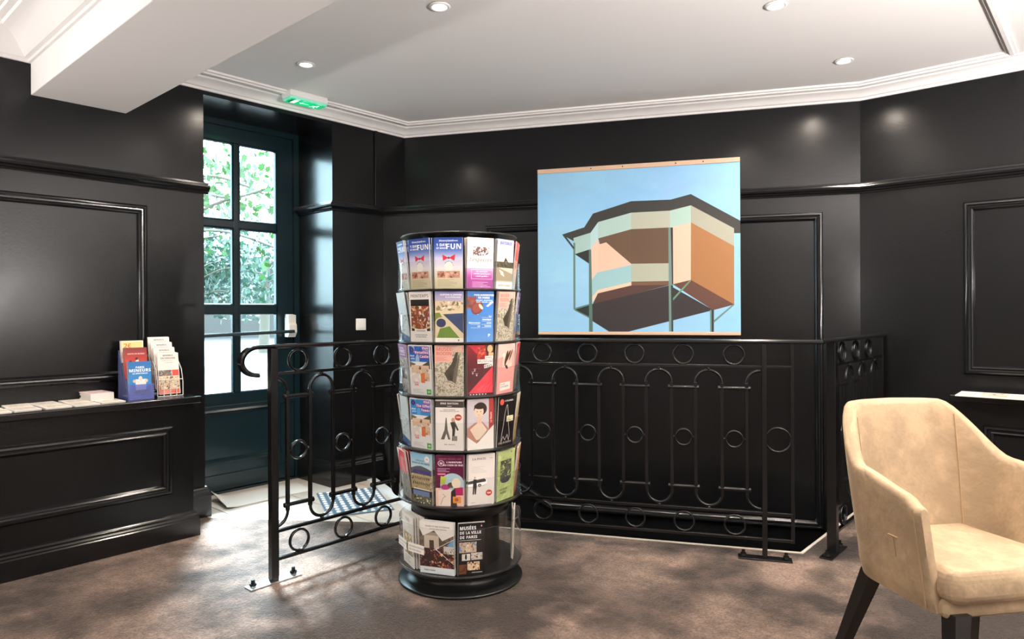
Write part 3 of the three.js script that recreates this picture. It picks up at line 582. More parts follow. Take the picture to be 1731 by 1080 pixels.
  def('garden', x => { photo(x, G5, 0, 0, 212, 420, 900, 15, 10); fill(x, '#e7b0a2', 0, 0, 130, 140); x.globalAlpha = .8; fill(x, '#e6b8a8', 100, 0, 112, 60); x.globalAlpha = 1; T(x, 'MUSÉE', 12, 46, 38, '#d4544a', 'left', 'sans-serif', 'normal'); T(x, 'RODIN', 12, 82, 38, '#d4544a', 'left', 'sans-serif', 'normal'); lines(x, '#d4544a', 12, 98, 96, 4, 9, 2); poly(x, '#4b4438', 96, 290, 70, 230, 128, 150, 160, 60, 178, 56, 168, 130, 150, 220, 140, 300); poly(x, '#6d6454', 130, 300, 150, 190, 180, 80, 190, 90, 176, 190, 156, 320); });
  def('purple', x => { grad(x, 0, 0, 212, 420, '#3a2f6b', '#57478c', '#b49ab0', '#c4885a'); T(x, 'MUSIQUE', 106, 60, 30); photo(x, ['#57478c', '#c9b9cc', '#2a2248', '#b58a6a'], 0, 110, 212, 250, 60, 16, 22); });
  def('city', x => { fill(x, '#8f5f9c', 0, 0, 212, 110); T(x, 'EXCURSION', 100, 40, 20, '#fff'); T(x, 'FRANCE', 106, 74, 40, '#fff'); T(x, 'TOURS & VISITES', 104, 96, 18); photo(x, ['#a8a39c', '#6f6a66', '#d6d1cb', '#4a4748', '#8f9aa6'], 0, 110, 212, 310, 120, 17, 20); poly(x, '#55504e', 20, 300, 70, 210, 120, 300); poly(x, '#e8e4de', 110, 250, 150, 200, 190, 260); for (let i = 0; i < 4; i++) fill(x, '#d9d2ca', 10, 300 + i * 12, 180, 4); });
  const visit = (key, l1, l2, l3, pal) => def(key, x => { fill(x, '#eceae8'); photo(x, pal, 6, 10, 200, 130, 12, 18, 44); disc(x, '#3a3f8c', 34, 40, 22); T(x, '€', 34, 48, 22, '#e0714a'); T(x, 'Best', 36, 98, 20); T(x, 'price', 40, 118, 16); x.lineJoin = 'round'; [[l1, 36], [l2, 72], [l3, 106]].forEach(([s, y]) => { x.font = 'bold 30px sans-serif'; x.textAlign = 'right'; x.strokeStyle = '#8e2a8e'; x.lineWidth = 11; x.strokeText(s, 200, y); x.fillStyle = '#fff'; x.fillText(s, 200, y); }); poly(x, '#6b6a54', 6, 140, 70, 160, 6, 190); poly(x, '#4f5240', 206, 128, 130, 168, 206, 200); photo(x, ['#e2c3a6', '#d9a98a', '#b5876a', '#f0e6dc', '#6b4a38'], 20, 170, 176, 130, 40, 19, 26); photo(x, ['#e8ded4', '#f3eee8'], 20, 236, 100, 90, 10, 20, 30); poly(x, '#e6804c', 110, 240, 150, 230, 150, 316, 110, 316); T(x, 'from', 60, 320, 18, '#c23a4a'); T(x, '30€', 62, 342, 26, '#c23a4a'); lines(x, '#9c9894', 24, 372, 110, 4, 9, 2); fill(x, '#58b04c', 160, 368, 44, 44); T(x, 'OK', 182, 396, 18); });
  visit('visitcastle', 'Visit', 'Versailles', 'Castle', ['#2b62b8', '#4f86cc', '#9fc0e4', '#3a6fc0']);
  visit('visittower', 'Visit', 'The Eiffel', 'Tower', ['#3a8ed0', '#2f83c8', '#5aa6dc', '#3a8ed0']);
  def('pass', x => { grad(x, 0, 0, 212, 420, '#8f1424', '#5c0a14', '#4a0810', '#5a0a14'); poly(x, '#d4283c', 10, 0, 140, 0, 130, 60, 70, 70); photo(x, ['#b5301f', '#d9604a', '#8c1f1a', '#5c1410'], 80, 20, 70, 110, 24, 22, 18); disc(x, '#2b1c16', 182, 40, 34, 52); disc(x, '#e2bb84', 182, 34, 22, 32); fill(x, '#d8b080', 170, 66, 40, 30); fill(x, '#f5efe8', 142, 94, 66, 26); T(x, 'PARIS', 176, 114, 18, '#333', 'center', 'sans-serif', 'normal'); fill(x, '#f5efe8', 82, 122, 124, 34); T(x, 'MUSEUM', 144, 148, 28, '#222', 'center', 'sans-serif', 'normal'); poly(x, '#f5efe8', 134, 168, 206, 150, 206, 180, 136, 196); x.save(); x.translate(170, 186); x.rotate(-.2); T(x, 'PASS', 0, 0, 28, '#222'); x.restore(); poly(x, '#e23a4a', 206, 180, 206, 400, 10, 400); for (let i = 0; i < 8; i++) line(x, '#f08088', 2, 60 + i * 18, 396, 110 + i * 14, 346 - (i % 3) * 10); [['2', 60, 214], ['4', 44, 238], ['6', 76, 254]].forEach(q => { line(x, '#fff', 2, q[1] - 10, q[2] - 16, q[1] + 12, q[2] - 16); T(x, q[0], q[1], q[2] + 4, 22); }); fill(x, '#2a0a0c', 0, 402, 212, 18); for (let i = 0; i < 6; i++) fill(x, '#f2e8e0', 22 + i * 24, 406, 12, 8); });
  def('pepper', x => { fill(x, '#e6a29a'); poly(x, '#efc4b8', 0, 0, 212, 0, 212, 60, 0, 120); photo(x, ['#e9bcae', '#f0cabc'], 60, 70, 120, 130, 12, 23, 30); disc(x, '#3a3a22', 104, 120, 14, 66, .25); disc(x, '#5a2a20', 128, 104, 12, 56, .5); disc(x, '#4f4a2c', 160, 96, 9, 50, .4); disc(x, '#2f2c1c', 112, 196, 22, 12, .8); disc(x, '#e8dcc8', 72, 92, 22, 20); x.save(); x.translate(40, 330); x.rotate(-.06); fill(x, '#f5ece2', 0, 0, 130, 66); T(x, 'Piment', 6, 20, 18, '#333', 'left', 'sans-serif', 'normal'); T(x, 'd\'Artistes', 6, 42, 22, '#333', 'left', 'serif', 'italic'); x.restore(); });
  def('redsheet', x => { grad(x, 0, 0, 212, 420, '#c23440', '#b52a38', '#8f6a60', '#5c5250'); lines(x, '#f0d4d0', 24, 40, 160, 14, 11, 3, 3); photo(x, ['#6b625c', '#3d3936', '#a59a90', '#8a6a5c'], 0, 210, 212, 210, 60, 24, 20); });
  def('fashion', x => { fill(x, '#efe9e2'); fill(x, '#453f3a', 0, 14, 212, 52); T(x, 'ONE NATION', 106, 40, 22); T(x, 'PARIS', 106, 60, 13, '#d9d2ca'); ['OUTLET SHOPPING', 'THE FASHION OUTLET VILLAGE'].forEach((s, i) => T(x, s, 106, 88 + i * 13, 10, '#7c746c')); poly(x, '#6b645c', 78, 150, 84, 150, 92, 250, 112, 330, 96, 330, 82, 280, 66, 330, 40, 330, 68, 250); poly(x, '#3d3834', 112, 190, 146, 176, 150, 240, 140, 340, 124, 340, 128, 250); disc(x, '#c99a80', 134, 168, 14, 18); poly(x, '#4a443e', 148, 184, 176, 250, 164, 256, 146, 214); fill(x, '#8f857a', 128, 300, 36, 40); disc(x, '#b5432e', 172, 146, 26); T(x, '-70%', 172, 152, 17); T(x, 'RER · NAVETTE', 106, 376, 12, '#8c847c'); });
  def('portrait', x => { fill(x, '#c9c2c8'); fill(x, '#a63a34', 172, 0, 40, 420); x.save(); x.translate(196, 160); x.rotate(-Math.PI / 2); T(x, 'Le Musée', 0, 0, 19, '#f3dcd4', 'center', 'serif'); x.restore(); poly(x, '#b58070', 0, 420, 0, 240, 60, 196, 120, 190, 176, 260, 176, 420); poly(x, '#e3cdb8', 20, 250, 80, 200, 116, 200, 156, 260, 120, 340, 70, 340); disc(x, '#33241f', 104, 84, 52, 54); disc(x, '#e6c8b0', 92, 106, 38, 48); disc(x, '#33241f', 100, 62, 46, 24); fill(x, '#dcbaa2', 78, 144, 36, 56); disc(x, '#5c4438', 78, 106, 4); disc(x, '#5c4438', 106, 106, 4); line(x, '#b0706a', 3, 84, 134, 100, 134); poly(x, '#efe9e2', 0, 310, 74, 370, 212, 222, 212, 420, 0, 420); x.save(); x.translate(84, 372); x.rotate(-.82); T(x, 'EXPOSITION', 8, -6, 17, '#444', 'left', 'serif'); x.restore(); });
  def('blackpanel', x => { fill(x, '#17120f'); disc(x, '#e0574a', 44, 44, 26); T(x, 'IL VILLAGGIO', 136, 44, 17); line(x, '#f0e8e0', 4, 110, 76, 88, 140, 76, 230, 56, 330, 50, 386, 76, 340, 100, 372, 130, 330, 150, 380, 158, 330, 140, 230, 132, 150, 120, 76, 110, 76); fill(x, '#e6dfb8', 114, 170, 86, 48); lines(x, '#6b6438', 122, 182, 66, 3, 12, 4); T(x, 'Coup de théâtre', 100, 400, 22, '#f0e8e0', 'center', 'serif', 'italic'); });
  def('beigesheet', x => { grad(x, 0, 0, 212, 420, '#dccfb4', '#c9b48c', '#b58a54', '#a8602e'); lines(x, '#7a6a4c', 20, 60, 170, 12, 14, 3); photo(x, ['#b58a54', '#8c5a34', '#d9b98c'], 0, 230, 212, 190, 40, 25, 24); });
  def('redcard', x => { fill(x, '#d43c46'); poly(x, '#f3ece6', 0, 0, 50, 0, 0, 120); lines(x, '#f6c9c6', 70, 60, 120, 12, 12, 4, 4); photo(x, ['#8c867e', '#5b5650', '#bdb6ac', '#a58a60'], 0, 190, 212, 230, 80, 26, 18); });
  def('chateau', x => { grad(x, 0, 0, 212, 140, '#86bede', '#a9d0e4', '#cfe0e6'); disc(x, '#f3f0ee', 170, 40, 26); T(x, '1h', 170, 48, 18, '#b06a78'); T(x, 'CHÂTEAU DE', 96, 66, 14, '#3a4a5c'); T(x, 'VAUX-LE-VICOMTE', 104, 90, 21, '#24324a'); poly(x, '#5b6068', 0, 132, 60, 110, 106, 104, 160, 116, 212, 132, 212, 170, 0, 170); photo(x, ['#4c437a', '#6b62a0', '#3d3860'], 20, 140, 180, 36, 20, 27, 12); fill(x, '#cdbd9c', 0, 176, 212, 130); photo(x, ['#b9a67e', '#8c7a56', '#ddcfb0', '#5c5238'], 0, 176, 212, 130, 60, 28, 10); for (let j = 0; j < 2; j++) for (let i = 0; i < 9; i++) fill(x, '#4c4634', 18 + i * 20, 196 + j * 46, 9, 22); fill(x, '#efe6d4', 20, 296, 176, 10); fill(x, '#7088b8', 16, 314, 170, 50); photo(x, ['#6b6a4e', '#3d3c30', '#8a866c', '#e8e4da'], 0, 356, 212, 64, 40, 29, 14); });
  def('sewing', x => { fill(x, '#5a1038'); T(x, 'MARCHÉS · VILLAGES · CINÉ', 110, 34, 13, '#b87a98'); disc(x, '#fff', 44, 66, 24); disc(x, '#5a1038', 44, 66, 20); T(x, 'M', 44, 76, 26); T(x, 'L\'AVENTURE', 142, 64, 20); T(x, 'AU COIN DE RUE', 134, 88, 19); lines(x, '#dcb2c8', 16, 108, 110, 3, 12, 4); fill(x, '#e27a9c', 16, 148, 60, 14); fill(x, '#ecc3b4', 0, 270, 212, 150); disc(x, '#a9c4d0', 126, 240, 92); poly(x, '#b5c24a', 40, 170, 84, 180, 70, 240, 34, 236); disc(x, '#b5307c', 74, 262, 34, 22); disc(x, '#5c4a38', 116, 246, 26, 22); disc(x, '#efe0c4', 156, 230, 34, 42); poly(x, '#f0dcd0', 20, 290, 120, 280, 140, 420, 20, 420); poly(x, '#b01c5c', 140, 270, 206, 262, 206, 330, 150, 330); poly(x, '#2a2224', 116, 300, 146, 270, 160, 420, 112, 420); fill(x, '#e0933c', 128, 340, 62, 54); disc(x, '#b5502e', 156, 366, 14); line(x, '#7a9a8c', 4, 36, 410, 56, 350, 74, 340, 52, 320); });
  def('bus', x => { fill(x, '#e2dbd5'); T(x, 'LA POSTE', 30, 46, 22, '#3d3834', 'left', 'serif'); T(x, 'PARIS', 182, 40, 11, '#8c847c', 'center', 'sans-serif', 'normal'); lines(x, '#c4bcb6', 26, 102, 120, 5, 12, 3); poly(x, '#fdfcfa', 0, 216, 130, 200, 150, 216, 150, 252, 120, 262, 0, 268); poly(x, '#3d3a38', 0, 220, 128, 202, 142, 214, 142, 230, 0, 244); disc(x, '#2f2c2a', 92, 258, 13); disc(x, '#d0cac4', 92, 258, 6); line(x, '#8c847c', 3, 0, 268, 120, 262, 150, 252); poly(x, '#26221f', 42, 204, 66, 206, 70, 262, 64, 330, 54, 330, 52, 270, 48, 330, 38, 330, 40, 262); disc(x, '#c99a80', 54, 192, 8, 10); disc(x, '#c4382a', 168, 326, 25); T(x, '10€', 168, 334, 20); lines(x, '#9c948c', 26, 396, 40, 1); });
  def('green', x => { fill(x, '#a9b878'); photo(x, ['#a9b878', '#b5c486', '#9caa6a'], 0, 0, 212, 420, 60, 31, 40); photo(x, ['#4a4c3c', '#34362c', '#6b7058', '#a9b878'], 34, 80, 136, 170, 120, 32, 12); disc(x, '#3a3c48', 100, 250, 56, 26); T(x, 'METEOR', 78, 336, 24, '#2c3020', 'center', 'sans-serif', 'italic bold'); T(x, 'TRIBUS', 74, 364, 24, '#2c3020', 'center', 'sans-serif', 'italic bold'); poly(x, '#2c3020', 160, 20, 176, 12, 170, 30); });
  def('orangesheet', x => { grad(x, 0, 0, 212, 420, '#c9905c', '#a8602e', '#7a2a2c', '#c4502e'); photo(x, ['#c9905c', '#e2b98c', '#8c4a2a', '#5c2430'], 0, 60, 212, 300, 50, 33, 24); });
  def('arc', x => { fill(x, '#efeae4', 0, 0, 298, 420); x.save(); x.beginPath(); x.moveTo(0, 60); x.lineTo(30, 120); x.lineTo(130, 70); x.lineTo(200, 150); x.lineTo(298, 100); x.lineTo(298, 420); x.lineTo(0, 420); x.clip(); photo(x, ['#5a4a40', '#3d302a', '#7a6250'], 0, 40, 298, 200, 40, 34, 30); fill(x, '#cdbfae', 40, 96, 130, 120); fill(x, '#a59684', 36, 86, 140, 26); fill(x, '#4a3c32', 86, 150, 40, 66); photo(x, ['#3a2420', '#a8442a', '#e0804a', '#f0b47c', '#5c2c2c', '#8c3a6a'], 0, 216, 298, 150, 140, 35, 12); poly(x, '#6fa6cc', 298, 130, 240, 180, 298, 220); photo(x, ['#d9d2ca', '#5b5650', '#8c7a6a'], 210, 190, 88, 60, 20, 36, 12); line(x, '#f5f2ee', 4, 120, 230, 298, 130); line(x, '#f5f2ee', 4, 140, 220, 298, 330); x.restore(); T(x, 'PARIS ET SES ENVIRONS', 160, 44, 17, '#6c645c', 'center', 'serif'); T(x, 'GUIDE DES VISITES', 164, 64, 15, '#6c645c', 'center', 'serif'); fill(x, '#e6eef3', 0, 372, 298, 48); T(x, 'PARIS GUIDE', 84, 400, 16, '#4a4a4a'); T(x, '', 0, 0, 1); }, 298, 420);
  def('museums', x => { fill(x, '#0c0b0b'); T(x, 'MUSÉES', 10, 52, 35, '#fff', 'left'); T(x, 'DE LA VILLE', 10, 88, 31, '#fff', 'left'); T(x, 'DE PARIS', 10, 124, 33, '#fff', 'left'); fill(x, '#d03a4a', 180, 14, 10, 8); fill(x, '#fff', 180, 24, 10, 8); fill(x, '#fff', 6, 136, 176, 3); photo(x, ['#c9ad92', '#8c6a54', '#e2d0bc', '#6f8fc0'], 8, 152, 138, 84, 40, 37, 14); photo(x, ['#d9d2c8', '#e8e4de'], 30, 246, 66, 54, 8, 38); disc(x, '#2c2622', 62, 270, 8, 22); photo(x, ['#c4bcb2', '#8c4a44', '#e0d8ce', '#4c4644'], 102, 240, 92, 58, 30, 39, 10); photo(x, ['#7a4a2c', '#5c3420'], 8, 330, 56, 76, 14, 40); photo(x, ['#e2c09c', '#a86a44', '#f0dcc4', '#3d2a22'], 74, 312, 98, 68, 30, 41, 12); fill(x, '#ddd', 110, 396, 84, 4); });
  def('magazine', x => { fill(x, '#efeae2', 0, 0, 298, 420); T(x, 'PARIS', 150, 54, 40, '#8c847a', 'center', 'serif'); photo(x, ['#b59a5c', '#8c7440', '#d9c48c', '#efeae2', '#6b5a34'], 30, 150, 240, 180, 110, 42, 18); fill(x, '#f3f0ea', 0, 330, 298, 90); lines(x, '#9c948a', 40, 350, 200, 3, 18, 5); }, 298, 420);
  // counter leaflets
  def('two', x => { fill(x, '#efe4cc'); fill(x, '#e8d28c', 12, 10, 188, 100); T(x, '2€', 58, 74, 66, '#d06a3a'); fill(x, '#e0604c', 6, 112, 200, 64); lines(x, '#f6d2c8', 22, 128, 160, 3, 15, 6); fill(x, '#efece6', 0, 180, 212, 240); photo(x, ['#6b625a', '#a59a90', '#e0dad2'], 0, 220, 212, 200, 40, 43, 20); });
  def('redshow', x => { grad(x, 0, 0, 212, 420, '#7a1e1c', '#c23a34', '#d4564c', '#d87064'); T(x, 'VISITES EN BATEAU', 106, 70, 18, '#f6d2c8'); [[50, 190], [110, 160], [140, 220], [80, 250]].forEach(([a, b]) => { disc(x, '#f0e0d4', a, b, 18, 40, .3); disc(x, '#3d2420', a, b - 46, 14); }); });
  def('bluefilm', x => { grad(x, 0, 0, 212, 420, '#1f6fb4', '#2a86c8', '#1f6fa8'); T(x, 'PARIS', 106, 76, 30); T(x, 'MINEURS', 106, 116, 46); T(x, 'LE SPECTACLE', 106, 142, 22); photo(x, ['#f3ece4', '#efe6da'], 60, 200, 100, 120, 14, 45, 30); disc(x, '#f0d8c4', 108, 190, 18, 24); disc(x, '#e2c4ac', 50, 220, 14, 18); disc(x, '#e2c4ac', 164, 220, 14, 18); photo(x, ['#8c7a6a', '#b5a08c', '#5c5044'], 40, 320, 140, 50, 20, 46, 16); lines(x, '#cfe4f4', 30, 392, 150, 2, 10, 3); });
  def('minibus', x => { fill(x, '#efe6de'); T(x, 'MINIBUS', 106, 34, 24, '#4a4440'); T(x, 'EXCURSIONS', 106, 62, 24, '#4a4440'); lines(x, '#8c847c', 40, 76, 130, 1); T(x, '© City tours', 112, 104, 15, '#6c645c', 'center', 'serif', 'italic'); photo(x, ['#7a6a5c', '#b58a70', '#4c4440', '#93a8bc'], 6, 176, 130, 60, 30, 47, 14); fill(x, '#d8483a', 140, 176, 66, 60); photo(x, ['#d9c4a4', '#8c7a66', '#efe2cc', '#b5604a', '#5c5040'], 6, 240, 200, 130, 80, 48, 14); fill(x, '#e0604c', 6, 372, 200, 44); lines(x, '#f6d8d0', 16, 382, 170, 3, 11, 4); });
  const flat = (key, c, seed) => def(key, x => { fill(x, c); lines(x, '#9a8f82', 20, 30, 170, 5, 16, 5, seed); photo(x, ['#cfc4b4', '#a8987f', '#e9e2d6', '#8f8068'], 16, 130, 180, 150, 30, seed + 60, 20); lines(x, '#a89d90', 20, 300, 170, 7, 15, 4, seed + 3); });
  flat('flatcream', '#efe8dc', 3); flat('flatpink', '#e8c8cc', 5); flat('flatgrey', '#e6e2dc', 8);
}
const descr = {
  fun: 'blue-topped leaflet with a red bow', chocolate: 'white and magenta chocolate-tasting leaflet', boats: 'grey leaflet with a river boat photo', redtall: 'red-topped leaflet', palecard: 'pale blue card', printemps: 'white leaflet with a dark food photo', castle: 'leaflet with an aerial view of formal gardens', concert: 'bright blue leaflet with a violin', garden: 'pink-titled leaflet with stone garden sculpture', purple: 'dark purple leaflet', city: 'purple-headed sightseeing leaflet', visitcastle: 'white leaflet with purple Versailles title', pass: 'red leaflet with white pass title', pepper: 'pink leaflet with dark peppers', redsheet: 'red printed sheet', visittower: 'sky-blue leaflet with purple tower title', fashion: 'white leaflet with dark header and a figure', portrait: 'red-edged leaflet with a painted portrait', blackpanel: 'black leaflet with white outline drawing', beigesheet: 'beige printed sheet', redcard: 'red card with a white corner', chateau: 'blue-topped leaflet with a chateau photo', sewing: 'burgundy leaflet with round illustration', bus: 'white leaflet with a man beside a bus', green: 'olive green leaflet', orangesheet: 'orange-brown leaflet'
};
// one leaflet: pages and printed cover, standing on its lower edge, facing +z
const leafGeo = {};
function leaflet(key, w = 0.106, h = 0.21, th = 0.004, y, label, category = 'leaflet', grp) {
  const g = group('leaflet'); tag(g, label, category, grp);
  const k = [w, h, th].join();
  leafGeo[k] ??= [metreUV(plainGeo(box(-w / 2, w / 2, 0, h, -th, 0))), plainGeo(box(-w / 2, w / 2, 0, h, 0, 0.0006))];
  shared('pages', leafGeo[k][0], M.paper, g); shared('cover', leafGeo[k][1], D[key], g);
  return g;
}

// ------------------------------------------------------------------ revolving leaflet rack
const RX = -0.2247, RZ = 2.918, face0 = Math.atan2(0.2247, 2.918);
{
  const g = group('leaflet_rack', RX, 0, -RZ, face0); tag(g, 'black revolving rack with six tiers of clear pockets full of leaflets', 'rack');
  mesh('base', lathe([[0, 0], [0.26, 0], [0.264, 0.006], [0.26, 0.012], [0.235, 0.018], [0.205, 0.03], [0.2, 0.06], [0.215, 0.07], [0, 0.07]], 64), M.rackBlack, g);
  mesh('drum', lathe([[0, 0.07], [0.165, 0.07], [0.165, 1.425], [0, 1.425]], 48), M.rackBlack, g);
  mesh('collar', lathe([[0.165, 0.29], [0.205, 0.295], [0.205, 0.348], [0.165, 0.35]], 48), M.rackBlack, g);
  mesh('cap', lathe([[0, 1.432], [0.243, 1.432], [0.247, 1.436], [0.243, 1.44], [0.0, 1.442]], 64), M.rackBlack, g);
  const tiers = [[1.214, .108], [1.003, .108], [.791, .108], [.578, .108], [.359, .108], [.085, .185]];
  const r = 0.258;
  for (const [y, hgt] of tiers) {
    const shelf = mesh('tier_shelf', lathe([[0.165, y - .008], [r - .002, y - .008], [r, y - .005], [r - .002, y - .002], [0.165, y - .002]], 72), M.rackBlack, g);
    const rim = mesh('tier_rim', lathe([[r - .001, y - .003], [r + .004, y - .003], [r + .004, y + .004], [r - .001, y + .004], [r - .001, y - .003]], 72), M.acrylic, shelf);
    mesh('pocket_wall', lathe([[r, y + .004], [r, y + hgt]], 72), M.acrylic, shelf);
    mesh('pocket_lip', lathe([[r - .0012, y + hgt - .001], [r + .0012, y + hgt - .001], [r + .0012, y + hgt + .001], [r - .0012, y + hgt + .001], [r - .0012, y + hgt - .001]], 72), M.acrylic, shelf);
    const n = 12; for (let k = 0; k < n; k++) { if (hgt > .15 && ![0, 3, 4, 5, 7, 9, 10].includes(k)) continue; const d = mesh('divider', box(-.001, .001, y, y + Math.min(.2, hgt + .06), .166, r - .001), M.acrylic, shelf); d.rotation.y = R(5 + 30 * k); }
  }
  // strip label across the lowest pockets
  const lab = printed(canvasTex(256, 64, x => { x.fillStyle = '#f3f1ec'; x.fillRect(0, 0, 256, 64); x.fillStyle = '#6a665f'; x.font = '20px serif'; x.fillText('Informations touristiques', 14, 28); x.fillText('Paris et ses environs', 14, 52); }), .4);
  for (const a of [-66, -43]) { const s = mesh('strip_label', box(-.045, .045, .165, .2, r + .001, r + .0022), lab, g); s.rotation.y = R(a); s.userData.label = 'white paper strip with small print'; }
  const rows = [
    ['top tier', 1.214, [['fun', -70], ['fun', -40], ['fun', -10], ['chocolate', 20], ['boats', 50], ['redtall', 80], ['redsheet', 110], ['palecard', -100]]],
    ['second tier', 1.003, [['palecard', -70], ['printemps', -40], ['castle', -10], ['concert', 20], ['garden', 50], ['purple', 80], ['chateau', 110], ['beigesheet', -100]]],
    ['third tier', .791, [['city', -70], ['visitcastle', -40], ['garden', -10], ['pass', 20], ['pepper', 50], ['redsheet', 80], ['green', 110], ['redcard', -100]]],
    ['fourth tier', .578, [['palecard', -70], ['visittower', -40], ['fashion', -10], ['portrait', 20], ['blackpanel', 50], ['beigesheet', 80], ['redtall', 110], ['castle', -100]]],
    ['fifth tier', .359, [['redcard', -70], ['chateau', -40], ['sewing', -10], ['bus', 20], ['green', 50], ['orangesheet', 80], ['redsheet', 110], ['city', -100]]]
  ];
  const side = { '-100': 'on the far side of the rack toward the door', '110': 'on the far side of the rack toward the armchair', '80': 'at the armchair side', '-70': 'at the doorway side' };
  const v = new THREE.Vector3();
  const seat = (o, phi, rad, y, tilt, roll = 0, turn = 0) => { const a = face0 + R(phi); o.position.set(RX + Math.sin(a) * rad, y, -RZ + Math.cos(a) * rad); o.rotation.set(tilt, a + turn, roll, 'YXZ'); };
  rows.forEach(([tier, y, items], ti) => items.forEach(([key, phi]) => {
    const end = Math.abs(phi) > 60, where = side[phi] ? ' ' + side[phi] : '';
    const shareFun = key === 'fun' && (phi === -40 || phi === -10);
    const o = leaflet(key, 0.112, 0.201, 0.003, 0, `${descr[key]} in the rack's ${tier}${key === 'fun' && end ? ' turned doorward' : ''}`, 'leaflet', shareFun ? 'front copies of the bow leaflet' : undefined);
    const lean = (phi === -10 || phi === 20) ? R(2) : R(end ? 5 + 4 * rnd() : 3 + 3 * rnd());
    seat(o, phi, end ? 0.231 : 0.236, y, lean, (rnd() - .5) * .03, (rnd() - .5) * .05);
    const n = end ? 5 : 2;
    for (let k = 1; k <= n; k++) {
      const keys = Object.keys(descr), bk = key;
      const b = leaflet(bk, 0.112, 0.201, 0.003, 0, `spare copy behind the ${descr[key]} in the ${tier}${key === 'fun' && end ? ' turned doorward' : ''}`, 'leaflet', `spare leaflets behind ${descr[key]}, ${tier}${key === 'fun' && end ? ' doorward' : ''}`);
      const push = phi > 0 ? 1 : -1;
      seat(b, phi + (end ? (rnd() - .5) * 2.4 : (rnd() - .5) * 1.6), 0.236 - k * .0075, y, lean * (1 - .07 * k), (rnd() - .5) * (end ? .12 : .04), (rnd() - .5) * .06);
    }
  }));
  const low = (key, w, phi, rad, label, n, dphi = 0, grp) => { for (let k = 0; k < n; k++) { const o = leaflet(key, w, 0.208, 0.004, 0, label, 'magazine', grp); seat(o, phi + k * dphi, rad - k * .008, .085, R(2), (rnd() - .5) * .02, (rnd() - .5) * .04); } };
  low('arc', .148, -24, .228, 'large guide with a triumphal arch on the cover, lowest tier', 3, 0, 'copies of the arch guide');
  low('museums', .106, 10, .236, 'black museums leaflet with white lettering in the lowest tier', 2, 0, 'copies of the black museums leaflet');
  low('magazine', .12, -66, .232, 'cream magazine with ochre picture in the lowest tier', 5, 1.5, 'cream magazines in the lowest tier');
  low('beigesheet', .1, 84, .225, 'beige folded booklet leaning in the lowest tier', 2, 3, 'beige booklets in the lowest tier');
}

